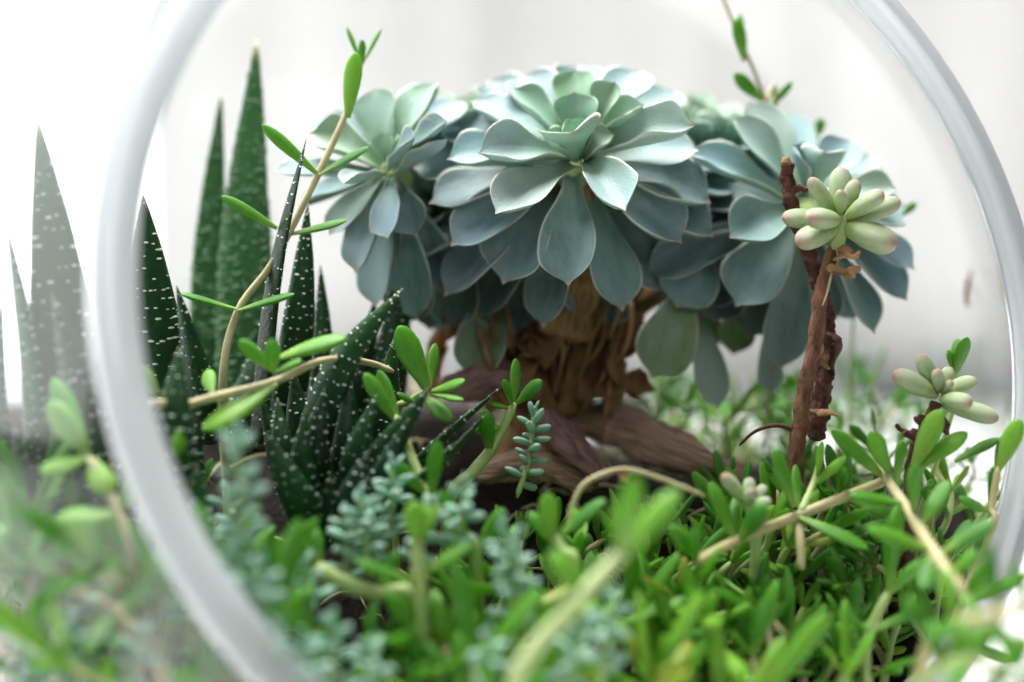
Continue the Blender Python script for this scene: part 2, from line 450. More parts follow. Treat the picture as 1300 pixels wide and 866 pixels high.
sol = cur.modifiers.new('thickness', 'SOLIDIFY'); sol.thickness = 0.002
tag(cur, 'pale off-white curtain hanging in soft folds behind the terrarium', 'curtain')

# ------------------------------------------------------------------ bowl
bowl = thing('terrarium_bowl', 'round clear glass terrarium bowl with a wide slanted opening', 'bowl', (SC.x, SC.y, TABLE_Z))
org = Vector((SC.x, SC.y, TABLE_Z))
def bowl_shell(R, grow):
    V = []; F = []; rings, seg = 56, 96
    th0 = math.acos(min(1, math.sqrt(SR * SR - RIM_R * RIM_R) / SR)) + grow
    for i in range(rings + 1):
        th = th0 + (math.pi - 0.02 - th0) * i / rings
        for k in range(seg):
            a = 2 * math.pi * k / seg
            p = SC + R * (math.cos(th) * RN + math.sin(th) * (math.cos(a) * RA + math.sin(a) * RB))
            zmin = TABLE_Z + (0.03 if R > SR - .01 else 0.35)
            if p.z < zmin: p.z = zmin
            V.append(p - org)
    for i in range(rings):
        for k in range(seg):
            a = i * seg + k; b = i * seg + (k + 1) % seg
            F.append((a, a + seg, b + seg, b))
    return V, F
V1, F1 = bowl_shell(SR, 0.012); V2, F2 = bowl_shell(SR - .28, 0.012)
off = len(V1)
add('wall', make_mesh('bowl_wall', V1 + V2, F1 + [tuple(reversed([x + off for x in f])) for f in F2], M['glass']), bowl)
V = []; F = []; seg, rg = 160, 16
for i in range(seg):
    a = 2 * math.pi * i / seg; ou = math.cos(a) * RA + math.sin(a) * RB
    for k in range(rg):
        b = 2 * math.pi * k / rg; cb, sb = math.cos(b), math.sin(b)
        q = abs(cb) ** .7 * (1 if cb > 0 else -1); s = abs(sb) ** .7 * (1 if sb > 0 else -1)
        V.append(RIM_C + ou * (RIM_R + .02 + .46 * q) + RN * (.28 * s) - org)
    for k in range(rg):
        n = (i + 1) % seg
        F.append((i * rg + k, i * rg + (k + 1) % rg, n * rg + (k + 1) % rg, n * rg + k))
add('rim', make_mesh('bowl_rim', V, F, M['rim']), bowl)

# soil that fills the bottom of the bowl
V = []; F = []; rings, seg = 46, 84
RS = SR - .45
def soil_edge(a):
    lo, hi = 0.0, 15.0
    for _ in range(24):
        m_ = (lo + hi) / 2; x = SC.x + m_ * math.cos(a); y = SC.y + m_ * math.sin(a)
        if (Vector((x, y, soil_z(x, y))) - SC).length < RS: lo = m_
        else: hi = m_
    return lo
edge = [soil_edge(2 * math.pi * k / seg) for k in range(seg)]
for i in range(rings + 1):
    for k in range(seg):
        a = 2 * math.pi * k / seg; r = edge[k] * (i / rings)
        x = SC.x + r * math.cos(a); y = SC.y + r * math.sin(a)
        V.append((x - SC.x, y - SC.y, soil_z(x, y)))
for j in range(1, 15):
    for k in range(seg):
        a = 2 * math.pi * k / seg
        x = SC.x + edge[k] * math.cos(a); y = SC.y + edge[k] * math.sin(a); zt = soil_z(x, y)
        z = zt + (TABLE_Z + .4 - zt) * j / 14
        r = math.sqrt(max(0.01, RS * RS - (z - SC.z) ** 2))
        V.append((r * math.cos(a), r * math.sin(a), z))
for i in range(rings + 14):
    for k in range(seg):
        a = i * seg + k; b = i * seg + (k + 1) % seg
        F.append((a, a + seg, b + seg, b))
F.append(tuple(range((rings + 14) * seg, (rings + 15) * seg)))
soil = add('soil', make_mesh('soil', V, F, M['soil']), loc=(SC.x, SC.y, 0))
tag(soil, kind='structure')

# ------------------------------------------------------------------ echeveria cluster
ORG = P(690, 585, 37.5); ORG.z = soil_z(ORG.x, ORG.y) - .2
ech = thing('echeveria', 'blue-grey echeveria cluster of fleshy rosettes on a brown woody trunk', 'succulent', ORG)
MINT, PALE, BLUEC, SLATE, DEEP, OLIVE, LIME = ((.38, .57, .36), (.43, .56, .51), (.33, .455, .48), (.15, .245, .265), (.065, .12, .13), (.13, .18, .05), (.30, .42, .05))  # PALE down to DEEP also paint in top light and shade, LIME backlight
def rosette(label, centre, axis, leaves, fill=None):
    """leaves: (base px, base py, base d), (tip px, tip py, tip d), width px, colour, mesh pick"""
    r = bpy.data.objects.new('rosette', None); col.objects.link(r); r.parent = ech; r.empty_display_size = .01
    r.location = (centre - ORG) * U; r['label'] = label
    axis = Vector(axis).normalized()
    for L in leaves:
        b, t, wpx, c = L[:4]
        B = P(*b); T = P(*t)
        n = axis + Vector((rnd.uniform(-.22, .22), rnd.uniform(-.12, .12), rnd.uniform(-.15, .15)))
        c = tuple(min(1, x * rnd.uniform(.9, 1.08)) for x in c)
        wd = cm(wpx, (b[2] + t[2]) / 2)
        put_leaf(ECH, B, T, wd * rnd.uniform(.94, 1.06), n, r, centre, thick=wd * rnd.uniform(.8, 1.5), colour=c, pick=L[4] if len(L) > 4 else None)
    tube('core', [centre - axis * .9, centre - axis * .1, centre + axis * .05], .5, .3, M['stemg'], r, centre, n=6, ring=10)
    if fill:                                                  # leaves in a spiral, for the heads seen less clearly
        e1 = axis.orthogonal().normalized(); e2 = axis.cross(e1)
        n, Lmax, wid, a0, cols = fill
        for i in range(n):
            s = i / (n - 1); a = a0 + i * 2.39996
            elev = rad(72 - 88 * s ** .8)
            L_ = Lmax * (.34 + .66 * s ** .7) * rnd.uniform(.92, 1.06)
            dr = math.cos(elev) * (math.cos(a) * e1 + math.sin(a) * e2) + math.sin(elev) * axis
            B = centre + .18 * (1 - s) * axis - .35 * s * axis + .12 * (math.cos(a) * e1 + math.sin(a) * e2)
            ci = cols[min(len(cols) - 1, int(s * len(cols)))]
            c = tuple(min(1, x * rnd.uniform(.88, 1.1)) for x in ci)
            put_leaf(ECH, B, B + dr * L_, wid * L_ * rnd.uniform(.9, 1.08), axis, r, centre, colour=c)
    return r

c0 = (730, 205, 35.6)
AX0 = (0.02, -0.62, 0.80)
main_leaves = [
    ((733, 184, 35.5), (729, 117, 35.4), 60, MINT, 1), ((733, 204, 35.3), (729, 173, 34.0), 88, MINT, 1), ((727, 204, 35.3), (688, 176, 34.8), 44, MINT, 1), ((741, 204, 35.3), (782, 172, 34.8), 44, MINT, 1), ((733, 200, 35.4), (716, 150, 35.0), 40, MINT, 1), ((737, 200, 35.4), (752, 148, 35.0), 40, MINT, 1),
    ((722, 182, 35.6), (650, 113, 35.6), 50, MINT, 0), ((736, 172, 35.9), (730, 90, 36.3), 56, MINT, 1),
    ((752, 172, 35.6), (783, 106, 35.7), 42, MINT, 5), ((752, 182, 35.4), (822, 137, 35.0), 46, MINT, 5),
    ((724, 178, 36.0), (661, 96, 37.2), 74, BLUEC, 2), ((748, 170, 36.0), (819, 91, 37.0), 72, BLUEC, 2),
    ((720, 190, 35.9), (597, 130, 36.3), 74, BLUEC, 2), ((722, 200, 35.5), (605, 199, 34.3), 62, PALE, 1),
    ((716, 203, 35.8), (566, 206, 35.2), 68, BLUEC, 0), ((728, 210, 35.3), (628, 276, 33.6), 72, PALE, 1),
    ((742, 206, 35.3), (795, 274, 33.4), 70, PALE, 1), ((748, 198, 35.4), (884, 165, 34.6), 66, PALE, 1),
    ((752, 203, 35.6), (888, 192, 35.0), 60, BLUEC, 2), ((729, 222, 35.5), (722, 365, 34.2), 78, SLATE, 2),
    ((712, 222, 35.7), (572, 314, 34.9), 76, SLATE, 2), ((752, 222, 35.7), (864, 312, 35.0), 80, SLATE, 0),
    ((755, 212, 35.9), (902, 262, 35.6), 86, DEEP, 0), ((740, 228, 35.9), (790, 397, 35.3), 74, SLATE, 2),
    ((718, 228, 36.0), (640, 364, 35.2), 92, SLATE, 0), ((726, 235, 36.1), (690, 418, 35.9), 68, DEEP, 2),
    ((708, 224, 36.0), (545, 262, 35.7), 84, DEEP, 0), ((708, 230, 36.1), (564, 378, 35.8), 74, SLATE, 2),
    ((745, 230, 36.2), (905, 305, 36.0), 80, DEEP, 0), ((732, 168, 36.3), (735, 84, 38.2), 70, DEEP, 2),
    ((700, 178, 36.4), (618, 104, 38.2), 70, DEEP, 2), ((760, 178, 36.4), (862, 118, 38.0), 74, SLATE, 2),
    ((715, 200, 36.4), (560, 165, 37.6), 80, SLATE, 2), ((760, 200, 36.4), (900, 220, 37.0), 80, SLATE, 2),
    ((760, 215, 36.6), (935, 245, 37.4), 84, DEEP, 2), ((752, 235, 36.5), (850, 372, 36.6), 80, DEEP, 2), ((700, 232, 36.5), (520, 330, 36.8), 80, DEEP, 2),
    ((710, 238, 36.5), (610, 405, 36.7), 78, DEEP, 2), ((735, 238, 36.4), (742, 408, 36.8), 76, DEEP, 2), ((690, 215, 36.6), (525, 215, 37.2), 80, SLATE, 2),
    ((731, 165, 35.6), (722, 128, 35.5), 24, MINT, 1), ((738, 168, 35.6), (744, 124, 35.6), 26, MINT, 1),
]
rosette('large open rosette facing out with pale mint heart', P(*c0), AX0, main_leaves)

cl = (494, 212, 36.4)
left_leaves = [
    ((490, 205, 36.4), (476, 112, 36.9), 58, MINT, 2), ((500, 200, 36.4), (558, 106, 36.9), 62, MINT, 0), ((484, 212, 36.3), (392, 172, 36.0), 62, MINT, 0),
    ((484, 218, 36.2), (346, 218, 35.6), 46, SLATE, 2), ((500, 214, 36.0), (572, 155, 35.0), 48, BLUEC, 5), ((494, 216, 35.9), (530, 176, 34.6), 44, BLUEC, 5),
    ((506, 220, 36.1), (574, 182, 35.2), 52, BLUEC, 5), ((488, 222, 36.0), (436, 236, 34.8), 44, PALE, 1), ((498, 226, 36.0), (493, 304, 34.8), 48, BLUEC, 2),
    ((490, 226, 36.1), (452, 348, 35.4), 58, BLUEC, 2), ((486, 224, 36.2), (418, 300, 35.6), 52, PALE, 2), ((502, 228, 36.2), (528, 300, 35.4), 54, SLATE, 2),
    ((494, 232, 36.4), (478, 392, 36.0), 60, BLUEC, 2), ((500, 234, 36.5), (530, 408, 36.4), 62, SLATE, 2), ((484, 222, 36.5), (378, 262, 36.6), 60, SLATE, 2),
    ((486, 208, 36.6), (408, 150, 37.6), 60, SLATE, 2), ((506, 208, 36.6), (590, 130, 37.6), 66, BLUEC, 2), ((506, 232, 36.6), (560, 372, 36.6), 66, DEEP, 2),
    ((492, 206, 36.4), (486, 168, 36.3), 30, MINT, 1), ((496, 206, 36.4), (508, 170, 36.2), 30, MINT, 1),
]
rosette('rosette turned outward with backlit green inner leaves beside haworthia tips', P(*cl), (-.32, -.55, .77), left_leaves)

cr = (1026, 262, 36.8)
right_leaves = [
    ((1012, 250, 36.6), (926, 149, 36.4), 58, PALE, 1), ((1018, 244, 36.8), (948, 130, 37.6), 66, PALE, 2), ((1008, 258, 36.4), (868, 198, 36.0), 58, BLUEC, 1),
    ((1024, 246, 36.6), (1004, 184, 36.0), 50, BLUEC, 0), ((1030, 246, 36.5), (1045, 197, 35.4), 54, PALE, 5), ((1034, 244, 36.8), (1080, 178, 37.4), 62, BLUEC, 2),
    ((1040, 256, 36.6), (1140, 244, 36.2), 50, MINT, 5), ((1040, 264, 36.6), (1152, 288, 36.0), 54, PALE, 2), ((1040, 272, 36.7), (1162, 344, 36.2), 52, BLUEC, 2),
    ((1038, 278, 36.8), (1152, 384, 36.4), 54, SLATE, 2), ((1034, 282, 36.8), (1110, 426, 36.4), 60, SLATE, 2), ((1012, 268, 36.4), (924, 306, 35.2), 70, SLATE, 1),
    ((1014, 276, 36.6), (934, 392, 35.8), 84, SLATE, 0), ((1020, 284, 36.8), (987, 472, 36.4), 58, SLATE, 2), ((1008, 272, 36.8), (818, 352, 36.4), 66, SLATE, 0),
    ((1026, 286, 37.0), (1046, 420, 37.0), 60, DEEP, 2), ((1006, 262, 36.9), (880, 258, 37.2), 66, DEEP, 2), ((1020, 244, 37.0), (990, 140, 38.6), 70, BLUEC, 2),
    ((1036, 250, 37.0), (1108, 200, 38.2), 66, BLUEC, 2), ((1006, 268, 37.0), (868, 300, 37.0), 80, DEEP, 2), ((1010, 280, 37.1), (885, 388, 37.2), 80, DEEP, 2), ((1016, 284, 37.2), (948, 430, 37.3), 74, DEEP, 2), ((1036, 284, 37.2), (1084, 408, 37.6), 66, DEEP, 2), ((1042, 262, 37.0), (1150, 262, 37.6), 60, SLATE, 2), ((1026, 250, 36.6), (1020, 214, 36.3), 34, MINT, 1),
]
rosette('rosette overhanging the woody stalk of the bean-leaved plant', P(*cr), (.28, -.58, .76), right_leaves)
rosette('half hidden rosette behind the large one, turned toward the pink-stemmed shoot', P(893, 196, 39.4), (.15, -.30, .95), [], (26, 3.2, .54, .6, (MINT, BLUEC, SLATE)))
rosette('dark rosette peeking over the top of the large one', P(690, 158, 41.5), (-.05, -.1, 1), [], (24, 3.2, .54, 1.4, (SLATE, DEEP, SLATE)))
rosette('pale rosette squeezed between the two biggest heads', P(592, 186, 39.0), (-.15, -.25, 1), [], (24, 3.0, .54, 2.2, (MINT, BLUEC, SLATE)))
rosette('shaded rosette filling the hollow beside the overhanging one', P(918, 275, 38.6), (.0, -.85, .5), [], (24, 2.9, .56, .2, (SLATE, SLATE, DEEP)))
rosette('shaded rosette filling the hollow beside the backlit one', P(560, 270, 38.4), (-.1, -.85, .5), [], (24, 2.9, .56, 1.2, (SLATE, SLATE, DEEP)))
# old leaves that hang under the heads
old = bpy.data.objects.new('skirt', None); col.objects.link(old); old.parent = ech
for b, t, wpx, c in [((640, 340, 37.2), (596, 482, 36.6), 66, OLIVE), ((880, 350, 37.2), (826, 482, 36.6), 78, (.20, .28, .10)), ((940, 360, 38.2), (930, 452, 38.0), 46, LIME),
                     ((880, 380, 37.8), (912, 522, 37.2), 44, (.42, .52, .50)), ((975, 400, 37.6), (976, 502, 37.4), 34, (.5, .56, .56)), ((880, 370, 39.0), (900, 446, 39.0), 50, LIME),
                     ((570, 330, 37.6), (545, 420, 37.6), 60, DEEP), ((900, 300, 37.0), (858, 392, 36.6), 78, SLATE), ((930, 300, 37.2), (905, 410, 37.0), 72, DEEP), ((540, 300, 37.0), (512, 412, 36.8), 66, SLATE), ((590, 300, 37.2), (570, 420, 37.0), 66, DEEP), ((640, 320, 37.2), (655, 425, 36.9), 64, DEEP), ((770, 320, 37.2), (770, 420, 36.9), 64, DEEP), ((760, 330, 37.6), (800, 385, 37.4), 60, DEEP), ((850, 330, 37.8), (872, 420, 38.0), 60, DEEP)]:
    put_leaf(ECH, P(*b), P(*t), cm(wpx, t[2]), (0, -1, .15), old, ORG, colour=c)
# trunk, branches to every head, aerial roots and dried leaves
tr = tube('trunk', [P(672, 610, 38.6), P(685, 560, 38.6), P(712, 500, 38.6), P(700, 440, 38.6), P(720, 360, 38.0)], 1.5, 1.5, M['bark'], ech, ORG,
          n=30, ring=20, rough=.45, seed=3, radii=lambda s: 1.40 - .65 * math.sin(s * math.pi) + .25 * (1 - s))
for pts, r0, r1 in [(((705, 450, 37.5), (620, 370, 38.4), (540, 300, 38.2), (494, 228, 36.7)), .55, .28), (((715, 430, 37.3), (735, 320, 36.6), (732, 225, 35.9)), .8, .45),
                    (((715, 450, 37.6), (830, 370, 38.6), (940, 310, 38.8), (1024, 275, 37.2)), .5, .28), (((710, 430, 37.8), (800, 330, 39.0), (895, 225, 40.4)), .6, .35),
                    (((705, 420, 38.0), (680, 300, 40.5), (672, 195, 42.3)), .6, .35), (((700, 430, 37.8), (640, 320, 38.8), (598, 205, 39.5)), .6, .35),
                    (((690, 540, 38.0), (628, 470, 37.8), (600, 400, 37.8), (560, 350, 37.6)), .36, .22), (((720, 520, 38.0), (770, 450, 37.8), (790, 390, 37.8), (820, 340, 37.6)), .36, .22), (((705, 540, 37.6), (665, 450, 37.5), (650, 380, 37.4)), .3, .2), (((715, 530, 37.6), (735, 450, 37.4), (745, 380, 37.4)), .3, .2)]:
    tube('branch', [P(*q) for q in pts], r0, r1, M['bark'], ech, ORG, n=18, ring=12, rough=.4, seed=pts[0][0])
for i in range(44):
    x = rnd.uniform(585, 805); y0 = rnd.uniform(365, 420); d = rnd.uniform(36.6, 38.4); y1 = y0 + rnd.uniform(60, 150); x1 = 700 + (x - 700) * rnd.uniform(.3, .9)
    tube('aerial_root', [P(x, y0, d), P((x + x1) / 2 + rnd.uniform(-14, 14), (y0 + y1) / 2, d - .2), P(x1, y1, d + .1)], rnd.uniform(.05, .11), .04, M['dry'] if i % 2 else M['bark'], ech, ORG, n=10, ring=5)
for i in range(44):
    x = rnd.uniform(560, 825); y0 = rnd.uniform(370, 470); d = rnd.uniform(36.9, 38.6)
    y1 = y0 + rnd.uniform(25, 75); x1 = x + rnd.uniform(-45, 45)
    put_leaf(DRY, P(x, y0, d), P(x1, y1, d - rnd.uniform(0, .6)), rnd.uniform(.35, .85), (rnd.uniform(-1, 1), -1, rnd.uniform(-.6, .8)), ech, ORG, name='dried_leaf')

# ------------------------------------------------------------------ driftwood and bark
def lump(name, pts, r, mat, label, cat, rough=.35, flat=.6, seed=0, ring=18, n=28):
    o0 = P(*pts[0]); o = thing(name, label, cat, o0) if False else None
    V, F, UV = tube_geo([P(*q) - o0 for q in pts], r, r, n=n, ring=ring, rough=rough, seed=seed, flat=flat,
                        radii=lambda s: r * (math.sin(math.pi * (s * .92 + .04)) ** .35))
    ob = add(name, make_mesh(name, V, F, mat, UV), loc=o0)
    return tag(ob, label, cat)
lump('driftwood', [(715, 525, 38.2), (790, 545, 37.4), (860, 575, 36.6), (950, 612, 35.6)], .56, M['wood'], 'weathered pinkish-brown piece of driftwood lying at the foot of the echeveria trunk', 'driftwood', .5, .8, 1)
lump('bark_chip', [(690, 520, 36.0), (730, 565, 35.4), (770, 610, 34.8)], .5, M['woodp'], 'purplish-brown curled bark chip in front of the echeveria trunk', 'bark', .6, .3, 5)
lump('bark_chip', [(560, 500, 36.2), (640, 475, 36.6), (690, 500, 36.8)], .5, M['woodp'], 'reddish bark chip between the haworthia and the echeveria trunk', 'bark', .5, .5, 9)
lump('bark_chip', [(600, 600, 35.0), (680, 590, 35.4), (760, 615, 35.2)], .45, M['wood'], 'dark bark chip half buried under the small blue-green sprig', 'bark', .6, .5, 12)

# ------------------------------------------------------------------ haworthias
def hworth_leaf(plant, origin, base, tip, wcm, inward, colour, tubs, mid=None, density=1.0, dash=False, keel=.52, green=False):
    """thick tapering leaf; inward = direction of its flat upper face; tubs = list collecting wart geometry"""
    B, T = Vector(base), Vector(tip)
    x = (T - B).normalized(); Lr = (T - B).length
    z = Vector(inward) - Vector(inward).dot(x) * x; z.normalize()
    Mi = Vector(mid) if mid is not None else (B + T) / 2 - z * Lr * .05
    n, ring = 22, 14
    path = catmull([B, B.lerp(T, .5) * 0 + Mi, T], n)
    V = []; F = []; UV = []; fr = []
    for i, p in enumerate(path):
        s = i / (n - 1)
        t = (path[min(i + 1, n - 1)] - path[max(i - 1, 0)]).normalized()
        zz = (z - z.dot(t) * t).normalized(); yy = zz.cross(t)
        wd = wcm * .5 * (np.interp(s, [0, .12, .3, .5, .75, .92, 1], [.80, .95, 1.0, .86, .52, .20, .02]))
        fr.append((p, yy, zz, t, wd))
        for k in range(ring):
            a = 2 * math.pi * k / ring; ca, sa = math.cos(a), math.sin(a)
            V.append(p + yy * wd * ca + zz * wd * (sa * .22 if sa > 0 else sa * keel) - origin); UV.append((s, k / ring))
    for i in range(n - 1):
        for k in range(ring):
            a = i * ring + k; b = i * ring + (k + 1) % ring
            F.append((a, b, b + ring, a + ring))
    F.append(tuple(range(ring - 1, -1, -1))); F.append(tuple(range((n - 1) * ring, n * ring)))
    o = add('leaf', make_mesh('haworthia_leaf', V, F, M['haw'], UV), plant); o.color = (*colour, 1)
    # warts stand in cross bands
    bands = int(Lr / .26 * density)
    for bnd in range(bands):
        s = .05 + .93 * (bnd + .5) / bands
        fi = s * (n - 1); i = min(int(fi), n - 2); f = fi - i
        p = fr[i][0].lerp(fr[i + 1][0], f); wd = fr[i][4] * (1 - f) + fr[i + 1][4] * f; yy, zz, t = fr[i][1:4]
        m = max(4, int(wd * 2 / .105 * density))
        for q in range(m * 2):
            back = q < m
            u = (q % m + .5) / m + rnd.uniform(-.25, .25) / m
            a = (math.pi + math.pi * u) if back else math.pi * u
            if not back and rnd.random() < .35: continue
            if rnd.random() < .30: continue
            if dash and rnd.random() < .3: continue
            ca, sa = math.cos(a), math.sin(a)
            jit = rnd.uniform(-.045, .045) + .05 * math.sin(u * 5 + bnd)
            pos = p + t * jit + yy * wd * ca + zz * wd * (sa * .22 if sa > 0 else sa * keel)
            nr = (yy * ca * (.22 if sa > 0 else keel) + zz * sa).normalized()
            r = rnd.uniform(.009, .030) * (0.75 + .4 * (wd / .6))
            side = t.cross(nr).normalized()
            if green: r *= 1.7
            tubs.append((pos - origin, nr, side, t, r, 2.6 if dash else rnd.uniform(1.1, 2.4)))
    return o
def build_tubs(tubs, plant, mat, name):
    V = []; F = []
    for pos, nr, side, t, r, st in tubs:
        b = len(V)
        for h, k in ((0.0, 1.0), (.55, .75)):
            for q in range(6):
                a = q * math.pi / 3
                V.append(pos + nr * (r * h) + (side * math.cos(a) * st + t * math.sin(a)) * r * k)
        V.append(pos + nr * r * .85)
        for q in range(6):
            n = (q + 1) % 6
            F.append((b + q, b + n, b + 6 + n, b + 6 + q)); F.append((b + 6 + q, b + 6 + n, b + 12))
    o = add(name, make_mesh(name, V, F, mat), plant)
    o['kind'] = 'stuff'
    return o
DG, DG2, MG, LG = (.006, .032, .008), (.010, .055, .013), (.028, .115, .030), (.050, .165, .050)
def hworthia(label, basepx, leaves, mats=('tub',), group='banded haworthias'):
    og = P(*basepx); og.z = soil_z(og.x, og.y)
    pl = thing('haworthia', label, 'haworthia', og, group)
    tw, tg = [], []
    for L in leaves:
        b, t, wpx, inw, c = L[:5]; kw = L[5] if len(L) > 5 else {}
        green = kw.pop('green', False)
        mid = kw.pop('mid', None)
        hworth_leaf(pl, og, P(*b), P(*t), cm(wpx, b[2]), inw, c, tg if green else tw, mid=P(*mid) if mid else None, green=green, **kw)
    if tw: build_tubs(tw, pl, M['tub'], 'white_tubercles')
    if tg: build_tubs(tg, pl, M['tubg'], 'green_tubercles')
    return pl
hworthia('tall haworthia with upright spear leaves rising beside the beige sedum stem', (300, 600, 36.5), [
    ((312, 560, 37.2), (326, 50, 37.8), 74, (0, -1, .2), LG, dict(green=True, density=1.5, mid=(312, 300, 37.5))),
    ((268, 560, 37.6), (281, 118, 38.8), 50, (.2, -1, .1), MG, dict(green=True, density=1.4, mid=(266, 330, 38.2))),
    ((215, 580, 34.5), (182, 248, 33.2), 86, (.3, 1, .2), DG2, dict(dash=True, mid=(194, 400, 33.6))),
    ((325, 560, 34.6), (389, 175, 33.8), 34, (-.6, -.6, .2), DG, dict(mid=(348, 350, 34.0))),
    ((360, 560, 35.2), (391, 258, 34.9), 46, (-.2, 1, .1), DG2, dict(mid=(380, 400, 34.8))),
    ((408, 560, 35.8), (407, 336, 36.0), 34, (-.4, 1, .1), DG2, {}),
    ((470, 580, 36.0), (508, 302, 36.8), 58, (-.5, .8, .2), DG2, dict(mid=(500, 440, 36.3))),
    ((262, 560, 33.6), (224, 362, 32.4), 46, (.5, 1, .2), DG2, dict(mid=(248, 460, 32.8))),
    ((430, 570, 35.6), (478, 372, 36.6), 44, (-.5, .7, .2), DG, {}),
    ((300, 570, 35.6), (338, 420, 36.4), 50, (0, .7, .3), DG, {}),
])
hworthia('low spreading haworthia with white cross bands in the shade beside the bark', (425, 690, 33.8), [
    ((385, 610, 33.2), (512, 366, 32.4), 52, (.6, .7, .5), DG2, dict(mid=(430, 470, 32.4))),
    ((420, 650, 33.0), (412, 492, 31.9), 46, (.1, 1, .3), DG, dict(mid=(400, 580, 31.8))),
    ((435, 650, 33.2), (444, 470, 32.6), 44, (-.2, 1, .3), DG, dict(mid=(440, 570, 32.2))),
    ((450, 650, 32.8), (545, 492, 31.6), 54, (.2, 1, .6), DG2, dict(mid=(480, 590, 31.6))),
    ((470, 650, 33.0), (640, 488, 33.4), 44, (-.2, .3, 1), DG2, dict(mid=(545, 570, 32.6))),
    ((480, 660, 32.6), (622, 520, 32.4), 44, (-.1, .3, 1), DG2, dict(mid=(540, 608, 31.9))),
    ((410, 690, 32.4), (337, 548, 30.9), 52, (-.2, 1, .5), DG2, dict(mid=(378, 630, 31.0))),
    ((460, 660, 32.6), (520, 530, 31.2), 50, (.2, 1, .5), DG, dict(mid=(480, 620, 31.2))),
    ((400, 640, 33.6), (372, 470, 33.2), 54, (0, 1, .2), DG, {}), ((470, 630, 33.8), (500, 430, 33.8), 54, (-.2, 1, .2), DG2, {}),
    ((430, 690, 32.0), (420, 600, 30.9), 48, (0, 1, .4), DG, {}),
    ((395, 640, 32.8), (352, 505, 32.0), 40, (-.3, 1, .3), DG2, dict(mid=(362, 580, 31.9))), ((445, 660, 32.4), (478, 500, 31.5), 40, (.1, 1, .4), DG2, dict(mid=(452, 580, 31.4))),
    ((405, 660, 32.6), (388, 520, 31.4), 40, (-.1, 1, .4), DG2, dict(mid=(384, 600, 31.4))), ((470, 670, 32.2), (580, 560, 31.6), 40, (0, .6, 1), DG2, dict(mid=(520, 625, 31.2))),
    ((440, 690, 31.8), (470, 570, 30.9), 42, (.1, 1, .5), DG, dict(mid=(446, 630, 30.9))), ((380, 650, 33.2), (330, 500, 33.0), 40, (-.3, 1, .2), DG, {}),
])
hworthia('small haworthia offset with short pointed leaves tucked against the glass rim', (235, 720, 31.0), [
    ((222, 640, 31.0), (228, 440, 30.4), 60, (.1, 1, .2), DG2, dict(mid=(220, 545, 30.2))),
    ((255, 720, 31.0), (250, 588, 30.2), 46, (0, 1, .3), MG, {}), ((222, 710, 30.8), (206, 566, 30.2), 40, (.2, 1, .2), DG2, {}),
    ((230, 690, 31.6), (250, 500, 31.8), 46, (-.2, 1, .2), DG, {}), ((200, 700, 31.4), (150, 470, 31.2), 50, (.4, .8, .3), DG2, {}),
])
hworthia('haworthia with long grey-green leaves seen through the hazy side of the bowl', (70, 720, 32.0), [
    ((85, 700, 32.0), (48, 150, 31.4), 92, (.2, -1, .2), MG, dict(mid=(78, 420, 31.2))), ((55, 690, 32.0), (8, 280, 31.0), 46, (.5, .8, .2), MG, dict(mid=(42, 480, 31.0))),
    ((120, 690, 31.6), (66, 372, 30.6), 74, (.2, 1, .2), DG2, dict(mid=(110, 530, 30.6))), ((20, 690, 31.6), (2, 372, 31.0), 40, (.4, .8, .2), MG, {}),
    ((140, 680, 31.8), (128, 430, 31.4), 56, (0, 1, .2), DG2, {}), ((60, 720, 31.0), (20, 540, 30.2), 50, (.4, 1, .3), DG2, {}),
])

# ------------------------------------------------------------------ sedum stems that can be told apart
def px_leaves(root, og, leaves, kind, thick=.55):
    for L in leaves:
        b, t, wpx = L[:3]
        up = Vector(L[3]) if len(L) > 3 else Vector((rnd.uniform(-.4, .4), -.75, .65))
        mk = L[4] if len(L) > 4 else kind
        wd = cm(wpx, t[2])
        put_leaf(SED[mk], P(*b), P(*t), wd, up, root, og, thick=wd * thick)
def grounded(pts):
    W = [P(*q) for q in pts]
    low = W[0] if W[0].z <= W[-1].z else W[-1]
    y = max(low.y + .5, 28.0); g = Vector((min(9.5, max(-9.5, low.x)), y, 0)); g.z = soil_z(g.x, g.y) - .3
    if low.z - g.z < .15: return W
    return [g] + W if low is W[0] else W + [g]
def sedum(label, stems, leaves, kind='sed', stemmat='stem', group='single sedum stems', auto=True, name='trailing_sedum', thick=.55):
    og = P(*stems[0][0][0])
    r = thing(name, label, 'sedum', og, group)
    for i, (pts, r0, r1, *mm) in enumerate(stems):
        tube('stem', grounded(pts) if i == 0 and auto else [P(*q) for q in pts], r0, r1, M[mm[0] if mm else stemmat], r, og, n=max(10, 6 * len(pts)), ring=8, rough=.12, seed=pts[0][0])
    px_leaves(r, og, leaves, kind, thick)
    return r
